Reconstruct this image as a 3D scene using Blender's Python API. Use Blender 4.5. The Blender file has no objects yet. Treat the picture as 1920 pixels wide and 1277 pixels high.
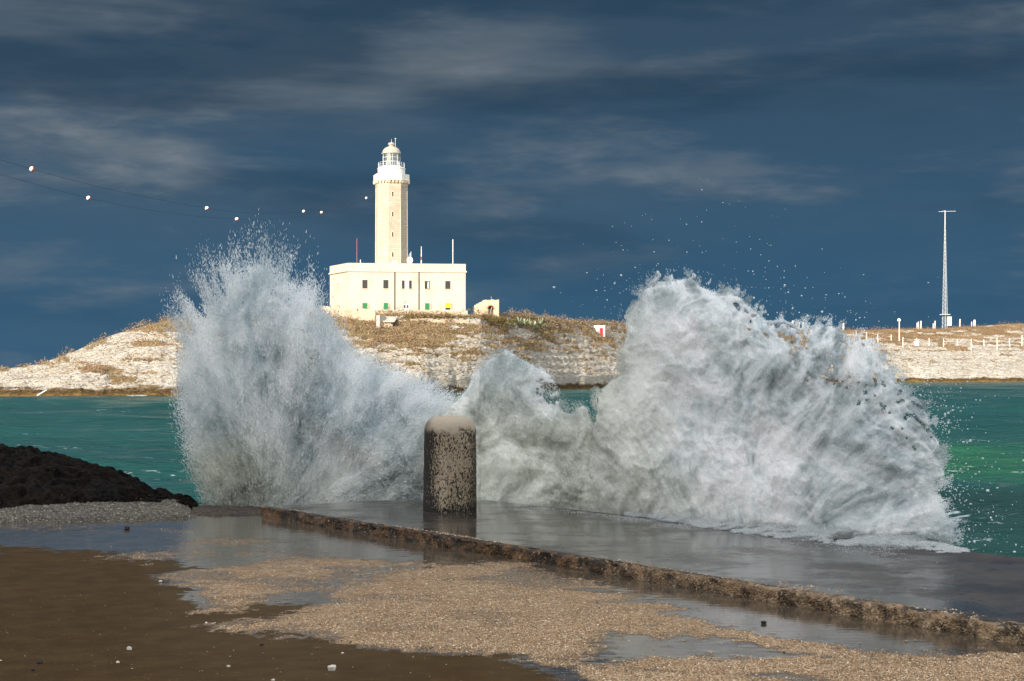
import bpy, math, random
import numpy as np
C = bpy.context.scene
COL = C.collection
R = math.radians
random.seed(7); RS = np.random.RandomState(11)

# ------------------------------------------------------------------ camera, sky, sun, exposure
F = 3000.0; HZ = 690.0; EYE = 4.9                    # focal length in photo pixels, horizon row, eye height over the sea
cam_d = bpy.data.cameras.new('camera'); cam = bpy.data.objects.new('camera', cam_d); COL.objects.link(cam)
cam.location = (0, 0, EYE); cam.rotation_euler = (R(90), 0, 0)
cam_d.sensor_width = 36; cam_d.lens = 36*F/1920; cam_d.shift_y = (HZ-638.5)/1920
cam_d.clip_start = .1; cam_d.clip_end = 60000
C.camera = cam
C.view_settings.view_transform = 'Standard'; C.view_settings.look = 'None'
C.view_settings.exposure = 0.8; C.view_settings.gamma = 1
C.cycles.max_bounces = 8; C.cycles.diffuse_bounces = 6; C.cycles.transparent_max_bounces = 24

SUN_AZ, SUN_EL = 28, 24          # degrees left of straight behind the camera, and up
sd = bpy.data.lights.new('sun', 'SUN'); sun = bpy.data.objects.new('sun', sd); COL.objects.link(sun)
sd.energy = 3.9; sd.angle = R(.5); sd.color = (1, .915, .79)
sun.rotation_euler = (R(90-SUN_EL), 0, R(-SUN_AZ)); sun.location = (-40, -40, 40)

class NT:
    """small node-tree builder"""
    def __init__(s, tree): s.t = tree; tree.nodes.clear()
    def n(s, typ, **kw):
        nd = s.t.nodes.new(typ)
        for k, v in kw.items():
            if k == 'i':
                for a, b in v.items():
                    sock = nd.inputs[a]
                    if hasattr(b, 'is_linked') or isinstance(b, bpy.types.NodeSocket): s.t.links.new(b, sock)
                    else: sock.default_value = b
            else: setattr(nd, k, v)
        return nd
    def math(s, op, a, b=0.0, c=0.0, clamp=False):
        nd = s.n('ShaderNodeMath', operation=op, use_clamp=clamp)
        for k, v in enumerate((a, b, c)):
            if isinstance(v, bpy.types.NodeSocket): s.t.links.new(v, nd.inputs[k])
            else: nd.inputs[k].default_value = v
        return nd.outputs[0]
    def mix(s, f, a, b, blend='MIX'):
        nd = s.n('ShaderNodeMix', data_type='RGBA', blend_type=blend)
        for k, v in ((0, f), (6, a), (7, b)):
            if isinstance(v, bpy.types.NodeSocket): s.t.links.new(v, nd.inputs[k])
            else: nd.inputs[k].default_value = (v if k == 0 else (*v, 1)[:4])
        return nd.outputs[2]
    def rng(s, v, a, b, c=0.0, d=1.0, smooth=True):
        nd = s.n('ShaderNodeMapRange', i={'Value': v, 'From Min': a, 'From Max': b, 'To Min': c, 'To Max': d})
        nd.interpolation_type = 'SMOOTHSTEP' if smooth else 'LINEAR'
        return nd.outputs[0]
    def mapp(s, vec, scale=(1, 1, 1), loc=(0, 0, 0)):
        return s.n('ShaderNodeMapping', i={'Vector': vec, 'Scale': scale, 'Location': loc}).outputs[0]
    def noise(s, vec, scale, detail=5, rough=.55, dist=0):
        return s.n('ShaderNodeTexNoise', i={'Vector': vec, 'Scale': scale, 'Detail': detail, 'Roughness': rough, 'Distortion': dist}).outputs[0]
    def bump(s, h, strength=.5, dist=.1, normal=None):
        i = {'Height': h, 'Strength': strength, 'Distance': dist}
        if normal is not None: i['Normal'] = normal
        return s.n('ShaderNodeBump', i=i).outputs[0]

# world: physical sky and an added bright fill cloud behind the camera, a dark bank of storm cloud over the sea in front
W = bpy.data.worlds.new('World'); C.world = W; W.use_nodes = True
w = NT(W.node_tree)
tc = w.n('ShaderNodeTexCoord').outputs['Generated']
sep = w.n('ShaderNodeSeparateXYZ', i={'Vector': tc}).outputs
sky = w.n('ShaderNodeTexSky', sky_type='NISHITA')
sky.sun_disc = False; sky.sun_elevation = R(SUN_EL); sky.sun_rotation = R(180+SUN_AZ)
bg_sky = w.n('ShaderNodeBackground', i={'Color': sky.outputs[0], 'Strength': .15})
el = sep[2]
zz = w.math('ADD', w.math('MAXIMUM', el, 0.0), .10)
cu = w.math('DIVIDE', sep[0], zz); cv = w.math('DIVIDE', sep[1], zz)
cp = w.n('ShaderNodeCombineXYZ', i={'X': cu, 'Y': cv, 'Z': 0.0}).outputs[0]
big = w.noise(w.mapp(tc, (2.6, 2.6, 15), (3.1, 1.7, 4.2)), 1.0, 6, .55, .12)
mid = w.noise(w.mapp(tc, (6, 6, 27), (7.3, 4.4, 1.1)), 1.0, 7, .58, .15)
fine = w.noise(w.mapp(tc, (16, 16, 52), (1, 2, 3)), 1.0, 6, .6, .2)
base = w.mix(w.rng(el, .0, .23), (.021, .062, .110), (.022, .044, .072))
m1 = w.math('MULTIPLY', w.rng(big, .44, .66), w.rng(el, .07, .22, .12, .95))
m2 = w.math('MULTIPLY', w.math('MULTIPLY', w.rng(mid, .46, .66), w.rng(big, .36, .6, .25, 1.0)), w.rng(el, .0, .14, .45, 1.0))
m3 = w.math('MULTIPLY', w.rng(fine, .45, .7), m2)
c1 = w.mix(w.math('MULTIPLY', m1, .72), base, (.082, .100, .116))
c1 = w.mix(w.math('MULTIPLY', m2, .55), c1, (.100, .120, .138))
c1 = w.mix(w.math('MULTIPLY', m3, .5), c1, (.135, .150, .165))
dk = w.math('MULTIPLY', w.rng(w.noise(w.mapp(tc, (3.2, 3.2, 19), (5, 1, 2)), 1.0, 5, .5, .1), .46, .64), w.rng(el, .02, .2, .2, .8))
c1 = w.mix(dk, c1, (.011, .030, .054))
bg_cl = w.n('ShaderNodeBackground', i={'Color': c1, 'Strength': 1.0})
side = w.rng(w.math('ADD', sep[1], w.math('MULTIPLY', w.math('SUBTRACT', big, .5), .3)), .05, .75)
side = w.math('MULTIPLY', side, w.rng(el, .35, .8, 1.0, 0.35))
bkc = w.n('ShaderNodeBackground', i={'Color': (.98, .96, .92, 1), 'Strength': w.math('MULTIPLY', w.rng(el, -.02, .05), 1.25)})  # bright cloud added behind the camera to fill the shaded foreground
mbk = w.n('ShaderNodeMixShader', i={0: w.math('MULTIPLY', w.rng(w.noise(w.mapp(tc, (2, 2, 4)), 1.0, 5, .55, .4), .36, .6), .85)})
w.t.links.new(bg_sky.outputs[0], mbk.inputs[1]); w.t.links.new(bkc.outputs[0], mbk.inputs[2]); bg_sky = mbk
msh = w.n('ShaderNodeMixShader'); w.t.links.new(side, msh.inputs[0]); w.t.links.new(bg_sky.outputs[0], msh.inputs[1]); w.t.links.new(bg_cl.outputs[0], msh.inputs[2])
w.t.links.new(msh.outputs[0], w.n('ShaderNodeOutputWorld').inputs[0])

# ------------------------------------------------------------------ helpers
def P(px, py, Y): return ((px-960)/F*Y, Y, EYE-(py-HZ)/F*Y)
def PX(px, Y): return (px-960)/F*Y
def PZ(py, Y): return EYE-(py-HZ)/F*Y
def tag(o, label=None, cat=None, group=None, kind=None):
    if label: o['label'] = label
    if cat: o['category'] = cat
    if group: o['group'] = group
    if kind: o['kind'] = kind
    return o
def empty(name, loc, label, cat, group=None, kind=None):
    o = bpy.data.objects.new(name, None); COL.objects.link(o); o.location = loc
    o.empty_display_size = .2
    return tag(o, label, cat, group, kind)
def link(me, name, mat, parent=None):
    o = bpy.data.objects.new(name, me); COL.objects.link(o)
    if mat: me.materials.append(mat)
    if parent:
        o.parent = parent; o.matrix_parent_inverse = parent_inv(parent)
    return o
from mathutils import Matrix, Vector
def parent_inv(p):
    m = Matrix.Translation(p.location) @ p.rotation_euler.to_matrix().to_4x4()
    if p.parent: m = Matrix.Translation(p.parent.location) @ p.matrix_parent_inverse @ m if False else m
    return m.inverted() if p.type == 'EMPTY' else Matrix.Identity(4)
def fast(name, V, Fc, mat, parent=None, smooth=False, attrs=None):
    """mesh from numpy arrays; all faces have the same number of corners"""
    V = np.asarray(V, np.float32); Fc = np.asarray(Fc, np.int32)
    me = bpy.data.meshes.new(name)
    me.vertices.add(len(V)); me.vertices.foreach_set('co', V.ravel())
    k = Fc.shape[1]
    me.loops.add(Fc.size); me.loops.foreach_set('vertex_index', Fc.ravel())
    me.polygons.add(len(Fc))
    me.polygons.foreach_set('loop_start', np.arange(0, Fc.size, k, dtype=np.int32))
    me.polygons.foreach_set('loop_total', np.full(len(Fc), k, np.int32))
    if smooth: me.polygons.foreach_set('use_smooth', np.ones(len(Fc), bool))
    for an, av in (attrs or {}).items():
        av = np.asarray(av, np.float32)
        if av.ndim == 1:
            a = me.attributes.new(an, 'FLOAT', 'POINT'); a.data.foreach_set('value', av)
        else:
            a = me.attributes.new(an, 'FLOAT_COLOR', 'POINT')
            a.data.foreach_set('color', np.hstack([av, np.ones((len(av), 1), np.float32)]).astype(np.float32).ravel())
    me.update(calc_edges=True)
    return link(me, name, mat, parent)
def grid_faces(nr, nc):
    i = np.arange(nr-1)[:, None]*nc+np.arange(nc-1)[None]
    return np.stack([i, i+1, i+1+nc, i+nc], -1).reshape(-1, 4)

def _h(ix, iy, iz, seed):
    n = (ix.astype(np.int64)*374761393+iy.astype(np.int64)*668265263+iz.astype(np.int64)*2147483647+seed*1274126177) & 0xffffffff
    n = ((n ^ (n >> 13))*1274126177) & 0xffffffff
    n = ((n ^ (n >> 16))*2246822519) & 0xffffffff
    return ((n ^ (n >> 15)) & 0xffffff)/float(0xffffff)
def vn(x, y, z=None, seed=0):
    x = np.asarray(x, float); y = np.asarray(y, float); z = np.zeros_like(x) if z is None else np.asarray(z, float)
    ix, iy, iz = np.floor(x), np.floor(y), np.floor(z)
    fx, fy, fz = x-ix, y-iy, z-iz
    fx, fy, fz = [f*f*(3-2*f) for f in (fx, fy, fz)]
    r = 0
    for a in (0, 1):
        for b in (0, 1):
            for c in (0, 1):
                r = r+_h(ix+a, iy+b, iz+c, seed)*(fx if a else 1-fx)*(fy if b else 1-fy)*(fz if c else 1-fz)
    return r
def fbm(x, y, z=None, o=4, seed=0, g=.5):
    s = 0; a = 1; t = 0
    for k in range(o):
        s = s+a*vn(x*2**k, y*2**k, None if z is None else z*2**k, seed+k*17); t += a; a *= g
    return s/t
def sm(a, b, x):
    t = np.clip((x-a)/(b-a), 0, 1); return t*t*(3-2*t)

class MB:
    """collects shapes into one mesh"""
    def __init__(s): s.v = []; s.f = []
    def add(s, v, f):
        b = len(s.v); s.v += [tuple(p) for p in v]; s.f += [tuple(b+i for i in q) for q in f]; return s
    def box(s, o, ux, uy, uz):
        o, ux, uy, uz = map(Vector, (o, ux, uy, uz))
        v = [o, o+ux, o+ux+uy, o+uy]; v += [p+uz for p in v]
        return s.add(v, [(3, 2, 1, 0), (4, 5, 6, 7), (0, 1, 5, 4), (1, 2, 6, 5), (2, 3, 7, 6), (3, 0, 4, 7)])
    def cbox(s, c, sx, sy, sz, rz=0, taper=1.0):
        ca, sa = math.cos(rz), math.sin(rz); v = []
        for z, t in ((0, 1), (sz, taper)):
            for x, y in ((-1, -1), (1, -1), (1, 1), (-1, 1)):
                X, Y = x*sx/2*t, y*sy/2*t
                v.append((c[0]+X*ca-Y*sa, c[1]+X*sa+Y*ca, c[2]+z))
        return s.add(v, [(3, 2, 1, 0), (4, 5, 6, 7), (0, 1, 5, 4), (1, 2, 6, 5), (2, 3, 7, 6), (3, 0, 4, 7)])
    def tube(s, a, b, r0, r1=None, n=8):
        a, b = Vector(a), Vector(b); r1 = r0 if r1 is None else r1
        d = (b-a).normalized(); u = d.orthogonal().normalized(); w_ = d.cross(u); v = []
        for p, r in ((a, r0), (b, r1)):
            for k in range(n):
                t = 2*math.pi*k/n; v.append(p+u*math.cos(t)*r+w_*math.sin(t)*r)
        return s.add(v, [(k, (k+1) % n, n+(k+1) % n, n+k) for k in range(n)]+[tuple(range(n-1, -1, -1)), tuple(range(n, 2*n))])
    def lathe(s, c, prof, n=24, a0=0.0):
        v = []; f = []
        for (r, z) in prof:
            for k in range(n):
                t = a0+2*math.pi*k/n; v.append((c[0]+r*math.sin(t), c[1]-r*math.cos(t), c[2]+z))
        for j in range(len(prof)-1):
            for k in range(n):
                f.append((j*n+k, j*n+(k+1) % n, (j+1)*n+(k+1) % n, (j+1)*n+k))
        f.append(tuple(range(n-1, -1, -1))); f.append(tuple((len(prof)-1)*n+k for k in range(n)))
        return s.add(v, f)
    def prism(s, poly, z0, z1):
        n = len(poly); v = [(x, y, z0) for x, y in poly]+[(x, y, z1) for x, y in poly]
        return s.add(v, [tuple(range(n-1, -1, -1)), tuple(range(n, 2*n))]+[(k, (k+1) % n, n+(k+1) % n, n+k) for k in range(n)])
    def build(s, name, mat, parent=None, smooth=False, bevel=0):
        me = bpy.data.meshes.new(name); me.from_pydata(s.v, [], s.f); me.update()
        if smooth:
            me.polygons.foreach_set('use_smooth', np.ones(len(me.polygons), bool))
            try: me.set_sharp_from_angle(angle=R(40))
            except Exception: pass
        o = link(me, name, mat, parent)
        if bevel:
            m = o.modifiers.new('bevel', 'BEVEL'); m.width = bevel; m.segments = 2
        return o

# ------------------------------------------------------------------ materials
def mat(name):
    m = bpy.data.materials.new(name); m.use_nodes = True; return m, NT(m.node_tree)
def out(n, sh, disp=None): n.t.links.new(sh, n.n('ShaderNodeOutputMaterial').inputs[0])
def pbsdf(n, col, rough=.8, normal=None, spec=.5, metal=0.0, **kw):
    i = {'Roughness': rough, 'Specular IOR Level': spec, 'Metallic': metal}
    i['Base Color'] = col if isinstance(col, bpy.types.NodeSocket) else (*col, 1)
    if normal is not None: i['Normal'] = normal
    i.update(kw)
    return n.n('ShaderNodeBsdfPrincipled', i=i).outputs[0]
def simple(name, col, rough=.7, var=.15, scale=6, spec=.4, bump=0.0, metal=0.0):
    m, n = mat(name); co = n.n('ShaderNodeTexCoord').outputs['Object']
    ns = n.noise(co, scale, 6, .6)
    c = n.mix(n.rng(ns, .3, .7), tuple(x*(1-var) for x in col), tuple(min(1, x*(1+var)) for x in col))
    nm = n.bump(n.noise(co, scale*6, 4, .6), bump, .02) if bump else None
    out(n, pbsdf(n, c, rough, nm, spec, metal)); return m

def m_plaster(name, col, dirt, scale=1.0, block=False):
    m, n = mat(name); co = n.n('ShaderNodeTexCoord').outputs['Object']
    a = n.noise(co, .35*scale, 6, .6); b = n.noise(n.mapp(co, (2.2, 2.2, .35)), 1.0*scale, 6, .65); g = n.noise(co, 14*scale, 3, .5)
    c = n.mix(n.math('MULTIPLY', n.rng(a, .42, .72), .55), col, dirt)
    c = n.mix(n.math('MULTIPLY', n.rng(b, .52, .74), .5), c, tuple(x*.72 for x in dirt))
    nm = n.bump(g, .25, .03)
    if block:
        geo = n.n('ShaderNodeSeparateXYZ', i={'Vector': co}).outputs
        ang = n.math('ADD', geo[0], geo[1])
        cc = n.n('ShaderNodeCombineXYZ', i={'X': ang, 'Y': geo[2], 'Z': 0.0}).outputs[0]
        br = n.n('ShaderNodeTexBrick', i={'Vector': cc, 'Scale': 1.0, 'Mortar Size': .035, 'Brick Width': .95, 'Row Height': .5, 'Color1': (1, 1, 1, 1), 'Color2': (.86, .84, .8, 1), 'Mortar': (.62, .56, .5, 1)})
        c = n.mix(.8, c, br.outputs[0], 'MULTIPLY')
        nm = n.bump(br.outputs[1], -.4, .05, nm)
    out(n, pbsdf(n, c, .88, nm, .2)); return m
M = {}
M['plaster'] = m_plaster('plaster', (.50, .455, .385), (.42, .36, .28))
M['trim'] = m_plaster('trim_stone', (.62, .52, .39), (.50, .41, .3))
M['tower'] = m_plaster('tower_stone', (.50, .43, .34), (.39, .32, .235), 1.4, True)
M['white'] = simple('whitewash', (.74, .72, .66), .7, .06, 2)
M['ochre'] = m_plaster('ruin_stone', (.50, .42, .31), (.34, .22, .13), 2.0)
M['brick'] = simple('red_brick', (.40, .13, .06), .8, .25, 5)
M['dome'] = simple('dome_metal', (.36, .33, .27), .45, .18, 3, .5)
M['dark'] = simple('dark_opening', (.015, .013, .012), .5, .3, 3)
M['frame'] = simple('painted_frame', (.05, .035, .025), .6, .2, 8)
M['wframe'] = simple('white_frame', (.66, .66, .63), .6, .08, 8)
M['green'] = simple('green_shutter', (.025, .20, .075), .6, .2, 6)
M['yellow'] = simple('yellow_shutter', (.75, .47, .01), .6, .1, 6)
M['red'] = simple('red_paint', (.65, .012, .02), .5, .1, 6)
M['grey_metal'] = simple('galvanised_metal', (.50, .52, .54), .5, .12, 4, .5)
M['dark_metal'] = simple('dark_metal', (.06, .065, .07), .5, .2, 4)
M['pole_red'] = simple('pole_red', (.24, .09, .075), .6, .2, 2)
M['pole_white'] = simple('pole_white', (.68, .62, .54), .6, .1, 2)
M['cement'] = simple('cement', (.42, .39, .33), .9, .2, 2, .2, .4)
M['cable'] = simple('cable_rubber', (.02, .022, .026), .7, .1, 4)
m, n = mat('lantern_glass')
g1 = n.n('ShaderNodeBsdfGlossy', i={'Color': (.8, .9, .9, 1), 'Roughness': .05}).outputs[0]
t1 = n.n('ShaderNodeBsdfTransparent', i={'Color': (.30, .40, .41, 1)}).outputs[0]
mx = n.n('ShaderNodeMixShader', i={0: .18}); n.t.links.new(t1, mx.inputs[1]); n.t.links.new(g1, mx.inputs[2]); out(n, mx.outputs[0]); M['glass'] = m
m, n = mat('window_glass'); out(n, pbsdf(n, (.02, .022, .025), .12, None, .6)); M['pane'] = m

# island rock and scrub-covered ground
m, n = mat('limestone')
co = n.n('ShaderNodeTexCoord').outputs['Object']
veg = n.n('ShaderNodeAttribute', attribute_name='veg').outputs['Fac']
zc = n.n('ShaderNodeSeparateXYZ', i={'Vector': co}).outputs[2]
ns = n.noise(n.mapp(co, (1, 1, 3)), .22, 7, .62); nf = n.noise(n.mapp(co, (1, 1, 2.5)), 1.4, 6, .68)
rock = n.mix(n.rng(ns, .35, .65), (.70, .65, .565), (.58, .51, .41))
crack = n.n('ShaderNodeTexVoronoi', feature='DISTANCE_TO_EDGE', i={'Vector': n.mapp(co, (.16, .16, .8)), 'Scale': 1.6, 'Randomness': 1.0}).outputs[0]
crk = n.math('MULTIPLY', n.rng(crack, .0, .05, 1.0, 0.0), n.rng(nf, .42, .6, 0.0, 1.0))
rock = n.mix(n.math('MULTIPLY', n.rng(nf, .5, .72), .5), rock, (.36, .28, .19))
rock = n.mix(n.math('MULTIPLY', crk, .8), rock, (.15, .10, .06))
vn1 = n.noise(n.mapp(co, (1, 1, 2)), .5, 6, .65); vn2 = n.noise(co, .09, 4, .5)
vc = n.mix(n.rng(vn1, .35, .68), (.33, .20, .13), (.25, .22, .10))
vc = n.mix(n.rng(vn2, .4, .65), vc, (.42, .30, .17))
vc = n.mix(n.rng(n.noise(co, 2.2, 5, .7), .55, .7), vc, (.11, .08, .04))
vm = n.rng(n.math('ADD', veg, n.math('MULTIPLY', n.math('SUBTRACT', nf, .5), 1.1)), .42, .58)
c = n.mix(vm, rock, vc)
zn = n.math('ADD', zc, n.math('MULTIPLY', n.math('SUBTRACT', n.noise(co, .25, 5, .6), .5), 2.6))
c = n.mix(n.rng(zn, 1.1, 1.7, 1.0, 0.0), c, n.mix(n.rng(nf, .4, .6), (.075, .045, .02), (.22, .14, .06)))
c = n.mix(n.math('MULTIPLY', n.rng(zn, .1, .6, 1.0, 0.0), .85), c, (.30, .18, .05))
nm = n.bump(n.math('ADD', nf, n.math('MULTIPLY', crk, -.7)), 1.0, 1.6)
out(n, pbsdf(n, c, .92, nm, .1)); M['limestone'] = m

def leafmat(name):
    m, n = mat(name)
    col = n.n('ShaderNodeAttribute', attribute_name='col').outputs['Color']
    d = n.n('ShaderNodeBsdfDiffuse', i={'Color': col}).outputs[0]
    t = n.n('ShaderNodeBsdfTranslucent', i={'Color': col}).outputs[0]
    x = n.n('ShaderNodeMixShader', i={0: .3}); n.t.links.new(d, x.inputs[1]); n.t.links.new(t, x.inputs[2]); out(n, x.outputs[0]); return m
M['leaf'] = leafmat('dry_scrub')

# sea
m, n = mat('sea_water')
co = n.n('ShaderNodeTexCoord').outputs['Object']
sp = n.n('ShaderNodeSeparateXYZ', i={'Vector': co}).outputs
big = n.noise(n.mapp(co, (.012, .03, 1)), 1.0, 4, .5)
c = n.mix(n.rng(big, .35, .65), (.0015, .044, .040), (.002, .060, .050))
lit_fac = n.attr if False else n.n('ShaderNodeAttribute', attribute_name='shallow').outputs['Fac']
c = n.mix(lit_fac, c, (.008, .078, .037))  # glow of the sunlit band mixed into the water colour
foam = n.n('ShaderNodeAttribute', attribute_name='foam').outputs['Fac']
fn = n.noise(n.mapp(co, (1.3, 3.2, 1)), 1.0, 7, .68, .6)
fm = n.rng(n.math('ADD', foam, fn), .93, 1.04)
c = n.mix(fm, c, (.55, .62, .62))
h1 = n.noise(n.mapp(co, (.5, .9, 1)), 1.0, 6, .6, .4)
h2 = n.noise(n.mapp(co, (3.5, 5, 1)), 1.0, 5, .6, .3)
h = n.math('ADD', n.math('MULTIPLY', h1, .8), n.math('MULTIPLY', h2, .16))
nm = n.bump(h, 1.0, .55)
out(n, pbsdf(n, c, n.math('ADD', n.math('MULTIPLY', fm, .4), .22), nm, .22)); M['sea'] = m

# foam and spray
def foammat(name, transl=.45):
    m, n = mat(name)
    col = n.n('ShaderNodeAttribute', attribute_name='col').outputs['Color']
    d = n.n('ShaderNodeBsdfDiffuse', i={'Color': col}).outputs[0]
    t = n.n('ShaderNodeBsdfTranslucent', i={'Color': col}).outputs[0]
    x = n.n('ShaderNodeMixShader', i={0: transl}); n.t.links.new(d, x.inputs[1]); n.t.links.new(t, x.inputs[2])
    out(n, x.outputs[0]); return m
M['spray'] = foammat('sea_spray')
m, n = mat('foam_body')
co = n.n('ShaderNodeTexCoord').outputs['Object']
col = n.n('ShaderNodeAttribute', attribute_name='col').outputs['Color']
wv = n.noise(n.mapp(co, (2.2, 2.2, 1.1)), 1.0, 3, .5)
a = n.noise(n.mapp(co, (5, 5, 3)), 1.0, 9, .68, 1.4); b = n.noise(co, 26, 5, .7, .5)
c = n.mix(n.math('MULTIPLY', n.rng(a, .5, .7), .2), col, (.50, .56, .55))
c = n.mix(n.math('MULTIPLY', n.rng(b, .55, .72), .35), c, (.93, .95, .95))
nm = n.bump(n.math('ADD', a, n.math('MULTIPLY', b, .4)), .45, .05)
out(n, pbsdf(n, c, .5, nm, .3, **{'Subsurface Weight': .9, 'Subsurface Radius': (.9, 1.0, 1.0), 'Subsurface Scale': .14})); M['foam_body'] = m
m, n = mat('water_drop'); out(n, pbsdf(n, (.72, .78, .80), .15, None, .6)); M['drop'] = m

# wet ground: dry grit / wet film / brown smooth sand by mask
def groundmat(name):
    m, n = mat(name)
    co = n.n('ShaderNodeTexCoord').outputs['Object']
    sand = n.n('ShaderNodeAttribute', attribute_name='sand').outputs['Fac']
    brown = n.n('ShaderNodeAttribute', attribute_name='brown').outputs['Fac']
    g = n.noise(co, 60, 4, .7); g2 = n.noise(co, 5, 6, .6)
    gv = n.n('ShaderNodeTexVoronoi', i={'Vector': co, 'Scale': 75.0}).outputs
    sc = n.mix(n.rng(g, .38, .62), (.10, .058, .026), (.52, .35, .20))
    sc = n.mix(n.rng(g2, .35, .7), sc, (.25, .155, .075))
    sc = n.mix(n.rng(gv[0], .0, .012, 0.0, .0), sc, (.7, .6, .45))
    wet = n.mix(n.rng(g2, .35, .65), (.055, .045, .034), (.11, .082, .055))
    br = n.mix(n.rng(g2, .3, .7), (.052, .029, .008), (.078, .045, .014))
    br = n.mix(n.math('MULTIPLY', n.rng(n.noise(co, 110, 2, .5), .66, .74), .6), br, (.4, .32, .2))
    fe = n.math('MULTIPLY', n.math('SUBTRACT', n.noise(co, 40, 5, .75), .5), 2.0)
    sm_ = n.rng(n.math('ADD', sand, fe), .4, .6)
    bm_ = n.rng(n.math('ADD', brown, n.math('MULTIPLY', fe, .6)), .35, .65)
    c = n.mix(bm_, wet, br); c = n.mix(sm_, c, sc)
    rg = n.mix(bm_, (.045,)*3, (.42,)*3); rg = n.mix(sm_, rg, n.mix(n.rng(g2, .4, .6), (.32,)*3, (.7,)*3))
    spc = n.mix(bm_, (.5,)*3, (.03,)*3); spc = n.mix(sm_, spc, (.35,)*3)
    rip = n.noise(n.mapp(co, (1.5, 6, 1)), 2.2, 4, .6)
    hh = n.math('ADD', n.math('MULTIPLY', n.math('MULTIPLY', g, sm_), 1.0), n.math('MULTIPLY', rip, .10))
    nm = n.bump(hh, .55, .03)
    out(n, pbsdf(n, c, rg, nm, spc)); return m
M['ground'] = groundmat('wet_sandy_concrete')
m, n = mat('wet_slab')
co = n.n('ShaderNodeTexCoord').outputs['Object']
a = n.noise(co, 1.3, 7, .65, .3); b = n.noise(n.mapp(co, (1, 1, 1)), 9, 6, .7); s_ = n.noise(co, 45, 3, .6)
c = n.mix(n.rng(a, .4, .62), (.032, .027, .023), (.066, .055, .046))
c = n.mix(n.rng(b, .56, .66), c, (.012, .010, .008))
c = n.mix(n.math('MULTIPLY', n.rng(s_, .68, .76), .8), c, (.35, .30, .22))
rr = n.math('ADD', n.rng(n.noise(co, 1.6, 6, .65), .40, .66, .04, .30), n.math('MULTIPLY', n.rng(n.n('ShaderNodeSeparateXYZ', i={'Vector': co}).outputs[0], 1.6, 4.2), .28))
nm = n.bump(n.math('ADD', n.math('MULTIPLY', b, .5), n.math('MULTIPLY', n.noise(n.mapp(co, (1, 1.6, 1)), 3, 4, .6), .5)), .16, .012)
out(n, pbsdf(n, c, rr, nm, .34)); M['slab'] = m

def roughrock(name, c0, c1, c2, c3, scale, rough=.7, spec=.4, hi=.62):
    m, n = mat(name)
    co = n.n('ShaderNodeTexCoord').outputs['Object']
    a = n.noise(co, scale, 7, .65, .4); b = n.noise(co, scale*6, 5, .7); v = n.n('ShaderNodeTexVoronoi', i={'Vector': co, 'Scale': scale*9}).outputs[0]
    c = n.mix(n.rng(a, .38, .62), c0, c1); c = n.mix(n.rng(b, .5, .62), c, c2)
    c = n.mix(n.rng(n.math('ADD', n.math('MULTIPLY', b, .5), n.math('MULTIPLY', n.noise(co, scale*14, 3, .6), .5)), hi, hi+.06), c, c3)
    nm = n.bump(n.math('ADD', b, n.math('MULTIPLY', v, .6)), .9, .5/scale*.12)
    out(n, pbsdf(n, c, rough, nm, spec)); return m
m, n = mat('mossy_kerb')
co = n.n('ShaderNodeTexCoord').outputs['Object']
kx = n.n('ShaderNodeSeparateXYZ', i={'Vector': co}).outputs[0]
a = n.noise(co, 7, 7, .7, .4); b = n.noise(co, 32, 4, .7); v = n.n('ShaderNodeTexVoronoi', i={'Vector': co, 'Scale': 60.0}).outputs[0]
dry = n.rng(n.math('ADD', kx, n.math('MULTIPLY', n.math('SUBTRACT', n.noise(co, 1.5, 3, .6), .5), 3.0)), .2, 2.2)
c = n.mix(n.rng(a, .42, .6), (.022, .013, .006), (.17, .085, .03))
c2 = n.mix(n.rng(a, .36, .6), (.06, .037, .02), (.36, .235, .13))
c = n.mix(dry, c, c2)
c = n.mix(n.rng(n.math('ADD', b, n.math('MULTIPLY', dry, .05)), .60, .66), c, (.50, .38, .24))
nm = n.bump(n.math('ADD', a, n.math('MULTIPLY', v, .6)), 1.0, .03)
out(n, pbsdf(n, c, .45, nm, .4)); M['kerb'] = m
M['darkrock'] = roughrock('black_wet_rock', (.005, .004, .0035), (.012, .008, .005), (.003, .0025, .002), (.14, .12, .09), 1.6, .7, .08, .615)
M['pebbly'] = roughrock('pebbly_concrete', (.058, .053, .043), (.10, .088, .068), (.026, .024, .02), (.36, .32, .25), 3.2, .8, .3, .54)
M['browrock'] = roughrock('brown_wet_rock', (.03, .022, .014), (.07, .045, .024), (.01, .008, .006), (.25, .19, .12), 3, .5, .4, .6)
M['cliffrock'] = roughrock('cliff_limestone', (.5, .45, .36), (.38, .32, .24), (.25, .2, .14), (.6, .55, .45), .08, .9, .1, .62)
m, n = mat('grain')
col = n.n('ShaderNodeAttribute', attribute_name='col').outputs['Color']
out(n, pbsdf(n, col, .6, None, .35)); M['grain'] = m
M['pebble_w'] = simple('pale_pebble', (.62, .57, .48), .6, .15, 30, .4, .3)
M['pebble_d'] = simple('dark_pebble', (.02, .018, .016), .5, .2, 30, .4, .3)

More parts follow.
